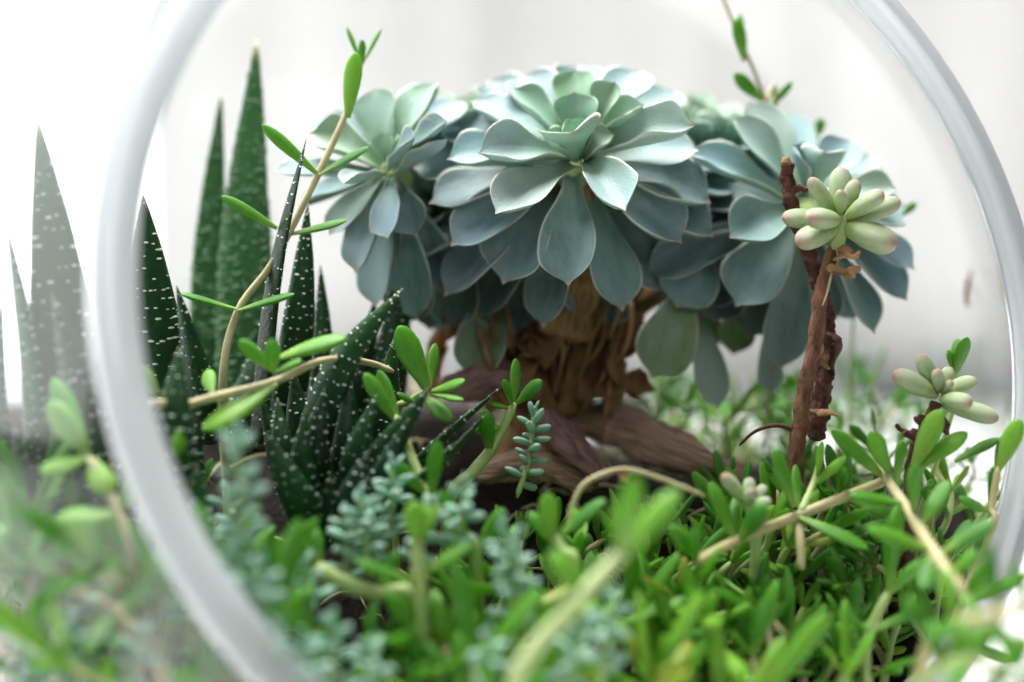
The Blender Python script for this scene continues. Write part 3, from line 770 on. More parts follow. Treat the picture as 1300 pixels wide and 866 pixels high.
sedum('tall beige sedum stem climbing in front of the spear-leaved haworthia', [(((283, 500, 33.4), (300, 400, 33.8), (345, 335, 34.1), (395, 240, 34.4), (430, 165, 34.8), (446, 125, 35.2), (459, 78, 35.8)), .11, .07)], [
    ((300, 392, 33.7), (228, 372, 33.0), 19, (-.1, -.4, 1)), ((302, 394, 33.7), (374, 373, 33.4), 19, (.1, -.4, 1)), ((352, 290, 34.1), (281, 249, 33.6), 17, (-.3, -.8, .6)),
    ((366, 298, 34.2), (441, 279, 34.2), 16, (.1, -.6, 1)), ((402, 220, 34.4), (332, 158, 34.0), 18, (-.5, -.6, .7)), ((404, 222, 34.4), (468, 186, 34.6), 15, (.2, -.7, 1)),
    ((441, 150, 34.9), (452, 66, 34.8), 24, (0, -1, .1), 'sedl'), ((458, 82, 35.7), (440, 34, 35.8), 11, (.8, -.4, 0)), ((460, 82, 35.7), (484, 35, 35.9), 12, (-.8, -.4, .2)), ((459, 84, 35.7), (460, 50, 35.6), 10, (0, -1, 0))])
sedum('beige sedum runner crossing the haworthia with a flat yellow-green leaf', [(((180, 548, 29.6), (239, 514, 30.6), (344, 486, 31.4), (413, 457, 32.0), (469, 461, 33.4), (500, 472, 33.6)), .11, .07)], [
    ((350, 486, 31.4), (257, 546, 30.6), 42, (-.3, -.6, .8), 'sedl'), ((346, 470, 31.4), (303, 432, 31.0), 20, (-.3, -.7, .6)), ((346, 472, 31.3), (346, 430, 30.9), 22, (0, -1, .2)),
    ((350, 472, 31.3), (382, 458, 30.8), 19, (.3, -.6, .8)), ((352, 455, 31.6), (440, 428, 31.6), 32, (0, -.5, 1)), ((241, 524, 30.4), (222, 578, 29.8), 26, (.8, -.5, .2), 'sedl'),
    ((200, 500, 30.6), (172, 463, 30.4), 24, (0, -.7, .6), 'sedl'), ((270, 500, 31.4), (262, 470, 32.0), 22, (-.4, -.6, .6), 'sedl'), ((344, 484, 31.5), (320, 520, 31.8), 18, (0, -.5, .9))])
sedum('sedum tip with one large paddle leaf in front of the bark', [(((500, 540, 33.6), (520, 510, 33.2), (543, 496, 33.0)), .09, .08, 'stemg')], [
    ((543, 494, 33.0), (506, 414, 32.6), 38, (.4, -.9, .3)), ((546, 492, 33.0), (553, 436, 33.4), 18, (.5, -.8, 0)), ((548, 496, 32.8), (590, 483, 32.4), 20, (.1, -.6, .8)),
    ((548, 500, 32.8), (588, 508, 32.2), 15, (.1, -.4, 1)), ((538, 502, 33.0), (572, 535, 32.6), 24, (0, -.6, .8)), ((530, 510, 33.2), (505, 500, 32.6), 18, (0, -.6, .8))])
sedum('green-stemmed sedum leaning over the banded haworthia toward the front', [(((502, 528, 32.0), (526, 589, 31.4), (546, 632, 31.0), (578, 676, 30.6), (606, 712, 30.4)), .11, .13, 'stemg')], [
    ((502, 534, 32.0), (462, 474, 31.6), 24, (.5, -.8, .3)), ((506, 534, 32.0), (480, 470, 32.4), 20, (-.5, -.8, .3)), ((548, 630, 31.0), (556, 560, 30.8), 24, (.4, -.8, .4)), ((542, 628, 31.0), (500, 588, 30.6), 20, (-.2, -.7, .6)),
    ((604, 712, 30.4), (560, 622, 29.8), 26, (-.4, -.8, .4)), ((604, 710, 30.4), (640, 645, 30.4), 24, (.4, -.8, .5))])
sedum('pale thick sedum stem rising toward the hanging echeveria leaves', [(((569, 645, 32.6), (600, 600, 32.8), (622, 572, 33.2), (654, 512, 33.6)), .17, .12, 'stemg')], [
    ((652, 514, 33.6), (655, 455, 33.8), 18, (.6, -.8, 0)), ((656, 512, 33.6), (688, 483, 33.2), 20, (.3, -.7, .6)), ((650, 516, 33.6), (640, 482, 33.2), 16, (-.6, -.7, .2)), ((648, 518, 33.6), (622, 512, 33.2), 15, (-.3, -.5, .9)),
    ((622, 576, 33.2), (616, 520, 32.6), 22, (-.2, -.9, .2)), ((640, 540, 33.4), (604, 548, 33.0), 16, (0, -.5, 1))])
sedum('thick pale stem topped by a bright lime leaf tuft reaching out of the opening', [(((668, 970, 27.0), (650, 880, 25.4), (680, 822, 25.0), (740, 756, 25.3), (796, 694, 25.8)), .17, .14, 'stemy')], [
    ((786, 708, 25.7), (806, 604, 25.4), 38, (.4, -.9, .2), 'sedl'), ((794, 704, 25.8), (862, 622, 26.2), 34, (-.3, -.9, .3), 'sedl'), ((790, 702, 25.7), (782, 640, 25.6), 30, (.4, -.8, .2), 'sedl'), ((742, 758, 25.3), (700, 700, 25.4), 36, (.4, -.8, .3), 'sedl')], stemmat='stemg', auto=False)
sedum('upright sedum with a long side leaf above the blue-green clump', [(((536, 800, 28.6), (532, 719, 28.6), (529, 675, 28.8)), .15, .13, 'stemg')], [
    ((529, 690, 28.7), (526, 636, 28.6), 32, (.3, -.9, .1), 'sedl'), ((530, 690, 28.7), (548, 640, 29.0), 26, (-.3, -.9, .1), 'sedl'), ((526, 738, 28.6), (452, 712, 28.0), 24, (-.1, -.5, .9)), ((534, 730, 28.6), (600, 690, 28.6), 22, (.2, -.6, .9))])
sedum('fat green sedum runner lying below the shaded haworthia', [(((398, 720, 29.2), (440, 742, 29.2), (480, 754, 29.2), (530, 775, 29.0)), .19, .13, 'stemg')], [
    ((404, 724, 29.2), (372, 680, 29.0), 24, (-.2, -.8, .5)), ((404, 720, 29.2), (398, 668, 29.6), 22, (.2, -.9, .3)), ((478, 752, 29.2), (468, 800, 28.8), 20, (-.3, -.5, .8)), ((480, 750, 29.2), (505, 700, 29.4), 22, (.3, -.7, .6))])
sedum('short sedum fork with two plump leaves beside the dried arching stalk', [(((732, 735, 29.6), (716, 700, 29.8), (702, 680, 30.0)), .12, .11, 'stemg')], [
    ((702, 684, 30.0), (694, 626, 29.8), 28, (.3, -.9, .2), 'sedl'), ((706, 684, 30.0), (768, 634, 29.8), 24, (-.4, -.6, .7)), ((700, 686, 30.0), (672, 650, 30.2), 20, (.2, -.8, .4))])
sedum('pink-beige sedum runner forking above the dried debris', [(((880, 716, 30.2), (940, 684, 31.0), (1010, 656, 31.8), (1070, 632, 32.1), (1125, 610, 32.9)), .12, .12, 'stemp'), (((1016, 652, 31.8), (1034, 610, 32.4), (1044, 570, 32.3)), .10, .06, 'stemg'), (((1013, 662, 31.8), (1016, 690, 31.4), (1018, 724, 31.2)), .11, .09, 'stemp')], [
    ((1008, 644, 31.8), (984, 572, 31.4), 25, (.5, -.8, .3)), ((1014, 645, 31.9), (1010, 590, 32.4), 16, (.4, -.8, .2)), ((1038, 606, 32.4), (1043, 560, 31.9), 15, (.4, -.8, .2), 'sedl'), ((1030, 618, 32.4), (1074, 580, 31.9), 16, (-.3, -.7, .6), 'sedl'),
    ((1014, 656, 31.7), (1102, 697, 31.0), 26, (.1, -.5, .9)), ((1072, 630, 32.1), (1152, 660, 32.0), 25, (.1, -.5, .9)), ((938, 688, 30.9), (972, 640, 30.4), 28, (-.3, -.8, .5)), ((936, 690, 30.9), (902, 612, 31.0), 26, (.4, -.8, .4)), ((930, 690, 30.9), (935, 630, 31.6), 18, (.3, -.8, .3)), ((890, 714, 30.4), (850, 668, 30.0), 26, (-.1, -.7, .6)), ((884, 714, 30.2), (880, 670, 29.8), 24, (.3, -.8, .3))], auto=False)
sedum('stout cream sedum stem with many upright finger leaves by the glass wall', [(((1110, 560, 33.0), (1125, 605, 32.2), (1158, 655, 30.8), (1186, 702, 29.6), (1224, 756, 28.2)), .09, .17, 'stemp')], [
    ((1122, 606, 32.2), (1055, 545, 32.0), 22, (-.4, -.7, .6)), ((1128, 600, 32.2), (1106, 548, 31.8), 24, (-.2, -.9, .3), 'sedl'), ((1138, 612, 32.0), (1146, 558, 32.0), 20, (.4, -.8, .2)), ((1160, 652, 30.8), (1160, 590, 30.4), 26, (.4, -.9, .2)),
    ((1160, 592, 32.6), (1194, 520, 32.4), 30, (-.5, -.8, .2), 'sedl'), ((1164, 594, 32.6), (1228, 549, 32.4), 26, (-.2, -.7, .7), 'sedl'), ((1180, 698, 29.7), (1102, 672, 29.0), 30, (-.1, -.6, .8)), ((1196, 702, 29.5), (1262, 662, 29.2), 26, (.2, -.6, .8)),
    ((1168, 668, 30.4), (1205, 610, 30.8), 24, (-.4, -.7, .5)), ((1186, 700, 29.6), (1172, 748, 28.8), 26, (0, -.6, .7)), ((1150, 640, 31.2), (1080, 628, 30.6), 24, (-.1, -.5, .9)), ((1206, 730, 28.8), (1240, 700, 28.4), 22, (0, -.6, .7)), ((1222, 752, 28.2), (1250, 800, 27.6), 24, (0, -.6, .7))], auto=False)
sedum('slim pink-footed sedum shoot pressed against the inner glass', [(((1256, 680, 32.0), (1259, 645, 32.2), (1267, 592, 32.4)), .09, .08, 'stemp')], [
    ((1266, 598, 32.4), (1295, 532, 32.2), 26, (-.5, -.8, .2), 'sedl'), ((1264, 598, 32.4), (1276, 552, 32.8), 18, (.4, -.8, .2)), ((1212, 586, 33.0), (1270, 556, 32.8), 18, (-.1, -.5, .9)), ((1258, 650, 32.2), (1218, 632, 31.8), 22, (0, -.5, .9))])
sedum('cream sedum runner spilling over the glass rim', [(((1320, 768, 24.6), (1260, 782, 25.0), (1215, 792, 25.6), (1182, 812, 26.8), (1168, 850, 28.4), (1160, 900, 29.4)), .12, .12, 'stemp')], [
    ((1268, 778, 25.0), (1252, 684, 25.4), 30, (.5, -.8, .2)), ((1230, 788, 25.2), (1180, 806, 24.4), 34, (0, -.4, 1)), ((1262, 784, 25.0), (1300, 850, 24.4), 34, (0, -.5, .8)), ((1212, 792, 25.6), (1200, 720, 26.2), 30, (.4, -.8, .2), 'sedl'), ((1300, 772, 24.7), (1290, 715, 24.8), 30, (.4, -.8, .2)), ((1186, 806, 26.4), (1150, 760, 26.4), 30, (.3, -.8, .3))], auto=False)
sedum('green sedum shoot drooping over the rim below the cream runner', [(((1150, 880, 28.4), (1190, 850, 26.2), (1232, 838, 25.4), (1275, 856, 25.2), (1310, 890, 25.2)), .11, .09, 'stemg')], [
    ((1196, 848, 26.0), (1180, 790, 26.0), 30, (.4, -.8, .3)), ((1198, 848, 26.0), (1236, 800, 26.0), 28, (-.3, -.8, .4), 'sedl'), ((1234, 838, 25.4), (1262, 786, 25.6), 30, (-.3, -.8, .4)), ((1232, 840, 25.4), (1206, 872, 25.0), 28, (0, -.6, .7)),
    ((1272, 854, 25.2), (1304, 806, 25.4), 30, (-.3, -.8, .4), 'sedl'), ((1272, 856, 25.2), (1248, 884, 24.8), 28, (0, -.6, .7)), ((1290, 868, 25.2), (1330, 850, 25.0), 28, (0, -.6, .7))], auto=False)
sedum('slender pink-stemmed shoot rising behind the rosettes with paired small leaves', [(((985, 150, 38.6), (972, 128, 38.2), (955, 85, 37.8), (937, 45, 37.6), (914, -12, 37.6)), .07, .05, 'stemp')], [
    ((945, 78, 37.7), (934, 24, 37.4), 22, (.4, -.9, .2), 'sed'), ((968, 128, 38.1), (932, 94, 37.6), 20, (-.3, -.8, .4)), ((978, 136, 38.2), (1006, 104, 38.0), 11, (.4, -.8, .2)), ((942, 60, 37.7), (940, 18, 38.0), 14, (.5, -.8, 0))], stemmat='stemp')
sedum('tiny leaf tip showing past the edge of the overhanging rosette', [(((1090, 300, 38.6), (1120, 280, 38.4), (1142, 272, 38.0)), .04, .03, 'stemg')], [((1138, 275, 38.0), (1164, 258, 37.8), 12, (0, -.8, .4)), ((1128, 276, 38.2), (1118, 262, 38.2), 9)])
sedum('curled small leaf standing above the overhanging rosette', [(((1036, 240, 39.2), (1038, 200, 39.2), (1040, 168, 39.0)), .04, .03, 'stemg')], [((1040, 172, 39.0), (1042, 150, 38.9), 14, (0, -1, 0)), ((1038, 190, 39), (1030, 178, 38.9), 8)])
sedum('pale sedum runner with broad leaves behind the hazy side glass', [(((60, 720, 28.2), (105, 748, 28.0), (155, 783, 27.8), (200, 830, 27.6)), .17, .2)], [
    ((92, 740, 28.0), (-8, 668, 28.4), 46, (0, -.6, .8)), ((110, 745, 28.0), (100, 660, 28.2), 40, (.4, -.8, .3), 'sedl'), ((150, 780, 27.8), (200, 735, 27.6), 40, (-.2, -.7, .7)), ((148, 782, 27.8), (100, 820, 27.2), 40, (0, -.5, .9), 'sedl'), ((70, 726, 28), (40, 790, 27.6), 38)])
sedum('backlit sedum tuft between grey-green haworthia leaves and the bowl rim', [(((170, 720, 28.4), (150, 650, 28.6), (110, 578, 29.0)), .14, .1)], [
    ((112, 580, 29.0), (50, 598, 28.6), 34, (0, -.5, .9), 'sedl'), ((112, 578, 29.0), (62, 510, 29.2), 34, (-.3, -.8, .4), 'sedl'), ((116, 582, 29.0), (138, 628, 28.6), 38, (.2, -.6, .7), 'sedl'), ((150, 650, 28.6), (70, 660, 28.2), 44, (0, -.5, .9), 'sedl'), ((152, 650, 28.6), (180, 590, 28.8), 34, (-.3, -.8, .4)), ((110, 576, 29), (68, 480, 29.6), 30, (.3, -.8, .3))])

# ------------------------------------------------------------------ blue-green stonecrop sprigs
def blue_sprig_build(root, og, pts, lens=.42, seed=0, dens=1.0, head=1.0):
    rr = random.Random(seed)
    path = catmull(pts, 40)
    L = sum((path[i + 1] - path[i]).length for i in range(39))
    V, F, UV = tube_geo([p - og for p in pts], .07, .05, n=12, ring=6)
    add('stem', make_mesh('blue_stem', V, F, M['stemg'], UV), root)
    n = int(L / .115 * dens)
    for i in range(n):
        s = .18 + .82 * (i / (n - 1)) ** .8
        p = path[min(39, int(s * 39))]; t = (path[min(39, int(s * 39) + 1)] - path[max(0, min(38, int(s * 39) - 1))]).normalized()
        e1 = t.orthogonal().normalized(); e2 = t.cross(e1)
        a = i * 2.39996
        top = max(0, (s - .72) / .28)
        elv = rad(12 + 60 * top ** 1.5 + rr.uniform(-8, 8))
        ll = lens * rr.uniform(.85, 1.12) * (1 - .45 * top ** 2) * head
        dr = math.cos(elv) * (math.cos(a) * e1 + math.sin(a) * e2) + math.sin(elv) * t
        wd = ll * rr.uniform(.36, .48)
        put_leaf(BLUE, p, p + dr * ll, wd, t, root, og, thick=wd)
def blue_sprig(label, pts, seed, lens=.42, dens=1.0, group='blue-green stonecrop sprigs'):
    W = [P(*q) for q in pts]; og = W[0]
    r = thing('stonecrop_sprig', label, 'stonecrop', og, group)
    blue_sprig_build(r, og, W, lens, seed, dens)
blue_sprig('crisp blue-green stonecrop sprig standing alone before the bark chip', [(656, 632, 32.6), (672, 580, 32.8), (678, 522, 33.0)], 1, .50, 1.1)
blue_sprig('tall blurred stonecrop sprig against the shaded haworthia leaves', [(312, 705, 26.8), (306, 630, 26.8), (300, 552, 26.8)], 2, .52, .9)
blue_sprig('stonecrop sprig with a domed head nearest to the leaning sedum stem', [(470, 735, 29.4), (464, 680, 29.4), (458, 630, 29.4)], 3, .5)
BLUE_SPOTS = [(500, 590, 30.2), (440, 650, 29.6), (548, 640, 29.2), (590, 618, 29.0), (640, 670, 28.0), (655, 700, 27.8), (470, 640, 30.0),
              (300, 690, 26.4), (330, 720, 26.2), (345, 800, 25.8), (385, 820, 25.8), (740, 800, 26.4), (780, 760, 26.8), (620, 810, 26.4),
              (250, 650, 29.6), (288, 628, 30.2), (345, 700, 28.6), (385, 715, 28.4), (300, 740, 28.0), (230, 700, 27.8), (120, 720, 28.0), (180, 800, 27.0), (90, 800, 27.2), (40, 840, 27.0), (470, 820, 26.6), (420, 790, 26.8)]
for i, (x, y, d) in enumerate(BLUE_SPOTS):
    dx = rnd.uniform(-30, 30)
    zone = 'behind the hazy side glass' if x < 250 else 'hugging the inside of the glass rim' if x < 440 and d < 28 else 'below the shaded haworthia' if d > 28.5 else 'among sedum leaves toward the opening'
    blue_sprig('blue-green stonecrop sprig ' + zone, [(x + dx, y + rnd.uniform(90, 130), d + rnd.uniform(0, .5)), (x + dx * .4, y + 50, d + .1), (x, y, d)], 20 + i, rnd.uniform(.48, .58), .9, 'stonecrop sprigs ' + zone)

# ------------------------------------------------------------------ bean-leaved plants
def shred(parent, og, b, t, wpx, mk='dry'):
    A, B = P(*b), P(*t); L = (B - A).length
    pts = [A] + [A.lerp(B, q) + Vector((rnd.uniform(-.16, .16), rnd.uniform(-.1, .1), rnd.uniform(-.16, .16))) * L for q in (.25, .5, .75)] + [B]
    r = cm(wpx, t[2]) * .36
    return tube('dried_leaf', pts, r, r, M[mk], parent, og, n=30, ring=10, rough=.7, freq=4.0, seed=b[0], flat=.45, radii=lambda q: r * (.35 + .75 * math.sin(math.pi * min(1, q * .95 + .05))))
def bean_plant(label, stem, heads, leaves, stemmat='stalk', r0=.21, r1=.15):
    og = P(*stem[0]); r = thing('jelly_bean_plant', label, 'succulent', og, 'bean-leaved plants')
    st = tube('stem', grounded(stem), r0, r1, M[stemmat], r, og, n=80, ring=12, rough=.34, freq=2.2, seed=stem[0][0])
    for b, t, wpx in leaves:
        put_leaf(BEAN, P(*b), P(*t), cm(wpx, t[2]), (0, -.6, .8), r, og, thick=cm(wpx, t[2]))
    return r, og
c = (1066, 282, 33.6)
bp, og = bean_plant('bean-leaved plant with plump pale green leaves atop a tall brown stalk', [(1010, 590, 33.6), (1016, 540, 33.6), (1023, 485, 33.6), (1036, 430, 33.6), (1042, 372, 33.6), (1054, 335, 33.6), (1060, 312, 33.6), (1068, 284, 33.6)], c, [
    ((1066, 274, 33.7), (1068, 212, 34.0), 30), ((1060, 274, 33.6), (1028, 226, 33.3), 24), ((1072, 270, 33.6), (1088, 228, 33.5), 21), ((1066, 270, 33.5), (1068, 242, 33.0), 18), ((1074, 276, 33.5), (1122, 244, 33.0), 27),
    ((1076, 278, 33.8), (1143, 255, 33.8), 30), ((1060, 278, 33.8), (993, 276, 33.6), 29), ((1064, 278, 33.4), (1028, 276, 32.3), 33), ((1062, 288, 33.5), (1012, 308, 33.0), 34), ((1072, 288, 33.5), (1138, 312, 32.9), 42), ((1066, 272, 33.8), (1046, 240, 34.4), 24)])
tube('stem_tip', [P(1060, 318, 33.5), P(1066, 296, 33.5), P(1070, 278, 33.5)], .19, .16, M['stemg'], bp, og, n=8, ring=10)
for b, t, wpx in [((1058, 330, 33.4), (1092, 318, 33.0), 20), ((1052, 345, 33.3), (1094, 340, 33.0), 22), ((1062, 318, 33.4), (1080, 326, 33.0), 16), ((1028, 520, 33.4), (1064, 528, 33.0), 14), ((1034, 430, 33.8), (1052, 470, 33.6), 16)]:
    shred(bp, og, b, t, wpx)
for q in [((1056, 345, 33.35), (1050, 372, 33.3), (1044, 388, 33.35)), ((1062, 312, 33.4), (1064, 330, 33.4), (1060, 342, 33.4))]:
    tube('aerial_root', [P(*z) for z in q], .035, .02, M['stem'], bp, og, n=8, ring=5)
bp2, og2 = bean_plant('small bean-leaved plant with rosy tips on a short shrivelled stalk', [(1158, 600, 33.0), (1168, 560, 33.0), (1182, 530, 33.0), (1190, 510, 33.0)], None, [
    ((1190, 502, 33.0), (1134, 474, 32.7), 30), ((1190, 498, 33.1), (1168, 450, 33.0), 24), ((1192, 498, 33.0), (1190, 470, 32.6), 20), ((1196, 500, 33.0), (1240, 482, 33.2), 23), ((1194, 505, 32.8), (1234, 512, 32.2), 25), ((1196, 512, 33.0), (1268, 532, 32.6), 27),
    ((1196, 496, 33.2), (1206, 466, 33.4), 18), ((1198, 500, 32.9), (1208, 484, 32.6), 14)], 'dark', .18, .13)
for b, t, wpx in [((1170, 560, 32.8), (1150, 548, 32.6), 20), ((1176, 545, 32.7), (1160, 530, 32.6), 20), ((1184, 530, 32.8), (1204, 552, 32.6), 18), ((1164, 575, 32.8), (1180, 590, 32.6), 20)]:
    shred(bp2, og2, b, t, wpx, 'dark')
px_leaves(bp2, og2, [], 'sed')
bean_plant('tiny bean-leaved shoot nestled among sedum leaves near the driftwood', [(960, 670, 31.4), (952, 650, 31.4), (946, 636, 31.4)], None, [
    ((948, 640, 31.4), (918, 602, 31.0), 22), ((950, 638, 31.4), (952, 606, 31.6), 17), ((950, 640, 31.2), (956, 622, 30.6), 19), ((954, 640, 31.4), (972, 616, 31.6), 16), ((952, 642, 31.3), (980, 636, 31.2), 16)], 'stemg', .12, .1)
sedum('fresh green sedum tip rising behind the small bean-leaved plant', [(((1210, 520, 34.2), (1212, 490, 34.2), (1214, 470, 34.2)), .07, .05, 'stemg')], [((1214, 474, 34.2), (1228, 428, 34.0), 24, (.4, -.8, .2)), ((1212, 474, 34.2), (1204, 444, 34.2), 14, (.4, -.8, .2)), ((1214, 470, 34.2), (1216, 430, 34.5), 16, (-.4, -.8, .2))])
# dark dead stalk twisted behind the bean plant
og = P(1036, 560, 34.2); ds = thing('dried_stalk', 'dark red-brown dead stalk with a broken top leaning behind the bean-leaved plant', 'dead stem', og)
tube('stem', [P(1036, 560, 34.2), P(1046, 470, 34.2), P(1050, 400, 34.3), P(1034, 340, 34.3), P(1016, 290, 34.2), P(1002, 250, 34.1), P(998, 206, 34.0)], .22, .15, M['dark'], ds, og, n=110, ring=12, rough=.62, seed=8, freq=3.0)
tube('twig', [P(1002, 246, 34.1), P(1014, 238, 33.9), P(1026, 242, 33.8)], .10, .07, M['dark'], ds, og, n=24, ring=9, rough=.6, freq=4.0)
tube('broken_end', [P(998, 208, 34.0), P(998, 200, 34.0)], .13, .09, M['dry'], ds, og, n=4, ring=8)
shred(ds, og, (1050, 396, 34.1), (1058, 478, 33.9), 20, 'dark')
shred(ds, og, (1046, 450, 34.1), (1040, 520, 33.9), 16, 'dark')
og = P(938, 566, 33.8)
tag(add('twig', make_mesh('twig', *(lambda g: (g[0], g[1]))(tube_geo([P(*q) - og for q in ((938, 566, 33.8), (958, 548, 33.8), (985, 540, 33.6), (1006, 546, 33.6), (1022, 560, 33.6))], .04, .07, n=16, ring=6, rough=.3)), M['dark']), loc=og),
    'thin dark dead twig hooked beside the foot of the tall bean-leaved stalk', 'twig')
og = P(1140, 548, 33.0)
tag(add('twig', make_mesh('twig', *(lambda g: (g[0], g[1]))(tube_geo([P(*q) - og for q in ((1138, 538, 33.0), (1142, 544, 33.0), (1150, 548, 33.0), (1164, 552, 33.1))], .05, .05, n=12, ring=6, rough=.3)), M['dark']), loc=og),
    'short curled black twig beside the small bean-leaved plant', 'twig')
# dried arching stalk and odd bits
og = P(728, 650, 30.6)
ar = thing('dried_arch', 'thin dried beige stalk arching across the carpet in front of the bark', 'dead stem', og)
tube('stem', [P(722, 672, 30.6), P(728, 640, 30.6), (P(745, 612, 30.6)), P(790, 596, 30.6), P(840, 608, 30.6), P(896, 630, 30.8)], .07, .05, M['stem'], ar, og, n=30, ring=7)
put_leaf(DRY, P(788, 596, 30.6), P(796, 612, 30.4), .25, (0, -1, .2), ar, og, name='dried_leaf')
put_leaf(SED['sedl'], P(726, 640, 30.6), P(738, 672, 30.4), cm(18, 30), (0, -.8, .5), ar, og, thick=.2)
sd = 34.0
while (P(1229, 365, sd) - SC).length < SR - .34: sd += .02
bits = P(1229, 365, sd)
o = add('dry_speck', make_mesh('dry_speck', *(lambda g: (g[0], g[1]))(tube_geo([P(*q) - bits for q in ((1234, 340, sd), (1229, 360, sd), (1227, 378, sd), (1230, 392, sd))], .05, .06, n=12, ring=6, radii=lambda s: .03 + .05 * math.sin(math.pi * s))), M['dry']), loc=bits)
tag(o, 'small brown dry speck stuck to the inside of the bowl glass', 'debris')

# ------------------------------------------------------------------ carpet of sedum: variants built once, then copied
def sprig_variant(kind, seed, H, stemmat):
    rr = random.Random(seed)
    lean = Vector((rr.uniform(-.5, .5), rr.uniform(-.5, .35), 1)).normalized()
    pts = [Vector((0, 0, -.3)), lean * H * .35 + Vector((rr.uniform(-.15, .15), 0, 0)), lean * H * .7 + Vector((rr.uniform(-.3, .3), rr.uniform(-.2, .2), 0)), lean * H + Vector((rr.uniform(-.4, .4), rr.uniform(-.4, .2), 0))]
    V, F, UV = tube_geo(pts, .11, .075, n=14, ring=7, rough=.15, seed=seed)
    parts = [('stem', make_mesh('sprig_stem', V, F, M[stemmat], UV), Matrix.Identity(4))]
    path = catmull(pts, 30)
    nodes = max(3, int(H / .72))
    for q in range(nodes):
        s = .2 + .8 * q / (nodes - 1); i = min(28, int(s * 29)); p = path[i]; t = (path[i + 1] - path[max(0, i - 1)]).normalized()
        e1 = t.orthogonal().normalized(); e2 = t.cross(e1)
        last = q == nodes - 1
        for sd in range(4 if last else 2):
            a = q * 1.57 + sd * (math.pi if not last else 1.57) + rr.uniform(-.3, .3)
            elv = rad(rr.uniform(18, 52) if not last else rr.uniform(45, 72))
            L = rr.uniform(.95, 1.65) * (1 if not (last and sd > 1) else .6)
            dr = math.cos(elv) * (math.cos(a) * e1 + math.sin(a) * e2) + math.sin(elv) * t
            m, _ = frame_matrix(p, p + dr * L, t)
            wd = rr.uniform(.24, .38) * (L / 1.3) ** .5
            mk = kind if rr.random() > .03 else 'sedy'
            parts.append(('leaf', SED[mk][rr.randrange(4)], m @ Matrix.Diagonal((L * U, wd * U, wd * .55 * U, 1))))
    return parts
VAR = [sprig_variant('sed', 100 + i, H, sm) for i, (H, sm) in enumerate([(2.2, 'stemg'), (2.8, 'stem'), (3.3, 'stemg'), (2.6, 'stemp'), (3.0, 'stem'), (2.4, 'stemg')])] + \
      [sprig_variant('sedl', 200 + i, H, sm) for i, (H, sm) in enumerate([(2.4, 'stemg'), (2.9, 'stemg'), (3.2, 'stemp'), (2.6, 'stemg')])]
def place_sprig(v, p, rz, sc, label, group):
    r = thing('sedum_sprig', label, 'sedum', p, group)
    r.rotation_euler = (rnd.uniform(-.25, .25), rnd.uniform(-.25, .25), rz); r.scale = (sc, sc, sc)
    for nm, me, m in v: add(nm, me, r, matrix=m)
    return r
def visible(p):
    v = p - CAMP; d = v.dot(FW)
    return 650 + v.dot(RT) / d / KPX, 433 - v.dot(UPV) / d / KPX, d
placed = []; tries = 0
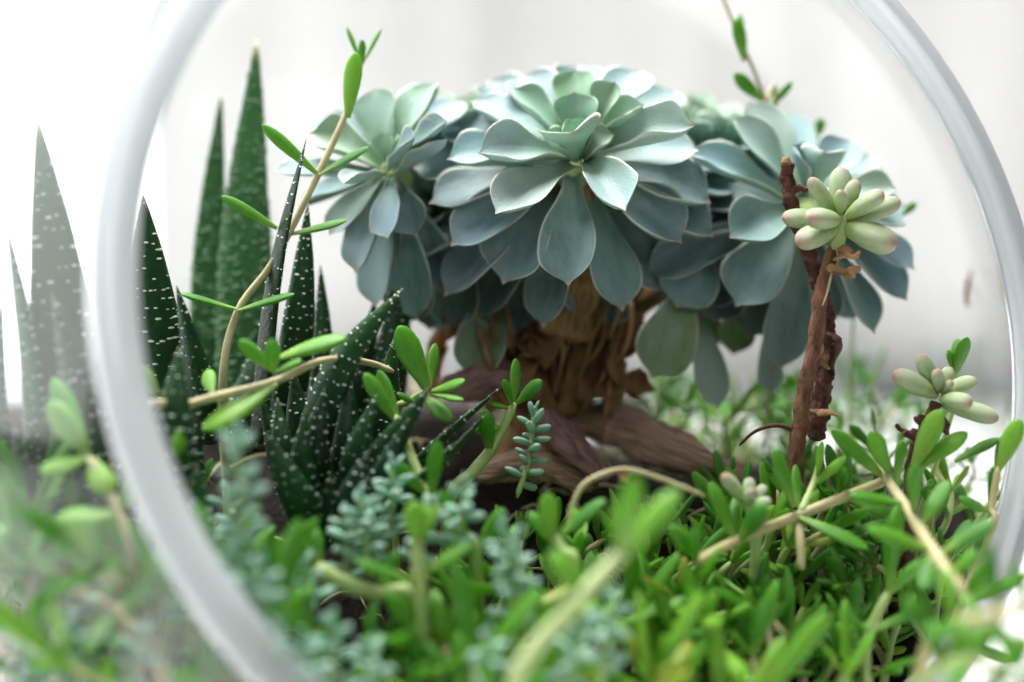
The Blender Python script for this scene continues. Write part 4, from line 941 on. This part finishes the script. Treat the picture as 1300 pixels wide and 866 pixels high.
while len(placed) < 300 and tries < 30000:
    tries += 1
    x = rnd.uniform(-14.0, 12.5); y = rnd.uniform(26.0, 48.0)
    z = soil_z(x, y)
    if (Vector((x, y, z + 1.2)) - SC).length > SR - .8: continue
    px, py, d = visible(Vector((x, y, z + 1.5)))
    if px < -60 or px > 1340 or py > 1010: continue
    if 170 < px < 640 and 33.0 < d < 42 : continue           # haworthias and bark stand here
    if 560 < px < 1000 and 34.8 < d < 40: continue           # trunk and driftwood
    if 300 < px < 560 and 29.6 < d <= 33.0: continue
    if 120 < px < 345 and d > 30.6: continue
    if d > 40 and (px < 820 or rnd.random() < .3): continue
    if px < 170 and d > 35: continue
    mind = .68 if d < 34 else 1.15
    if any((q - Vector((x, y, z))).length < mind for q in placed): continue
    placed.append(Vector((x, y, z)))
    bright = rnd.random() < (.65 if px > 600 and d < 31 else .3)  # lime sprigs favoured front right to paint in its brighter light
    v = VAR[6 + rnd.randrange(4)] if bright else VAR[rnd.randrange(6)]
    sc = rnd.uniform(.8, 1.1)
    if d > 36: sc *= .8
    if px < 230: sc *= 1.2
    if y < 30: sc *= 1.3
    elif y < 32: sc *= 1.12
    back = d > 40
    # keep the carpet below the plants that stand clear of it
    bound = 610 if px < 170 else 655 if px < 380 else 690 if px < 640 else 640 if px < 860 else (555 if d > 32.2 else 720)
    if not back:
        while sc > .4 and visible(Vector((x, y, z + 3.4 * sc)))[1] < bound: sc -= .05
        if sc <= .4: placed.pop(); continue
    zone = ('behind the echeveria' if back else 'below the haworthias' if px < 640 and d >= 28.5 else 'behind the hazy side glass' if px < 300 else
            'around the bean-leaved plants' if px > 960 and d >= 30 else 'in front of the driftwood' if d >= 29.5 else 'spilling toward the slanted opening')
    lab = ('bright lime-green sedum sprig ' if bright else 'deep green sedum sprig ') + zone
    grp = ('bright' if bright else 'deep green') + ' sprigs ' + zone
    place_sprig(v, Vector((x, y, z)), rnd.uniform(0, 6.28), sc, lab, grp)

# litter of dried leaves on the soil: too many and too mixed to count
V = []; F = []
for i in range(420):
    x = rnd.uniform(-10, 11); y = rnd.uniform(26.5, 42)
    z = soil_z(x, y) + .08
    if (Vector((x, y, z)) - SC).length > SR - 1.0: continue
    a = rnd.uniform(0, 6.28); L = rnd.uniform(.4, 1.6); r = rnd.uniform(.025, .07)
    dr = Vector((math.cos(a), math.sin(a), rnd.uniform(0, .5)))
    p = Vector((x, y, z))
    g = tube_geo([p, p + dr * L * .5 + Vector((rnd.uniform(-.2, .2), rnd.uniform(-.2, .2), .15)), p + dr * L], r, r * .5, n=6, ring=5)
    b = len(V); V += g[0]; F += [tuple(q + b for q in f) for f in g[1]]
lit = add('plant_litter', make_mesh('plant_litter', V, F, M['stem']))
tag(lit, 'dry straw-coloured stem litter scattered over the dark soil', 'litter', kind='stuff')
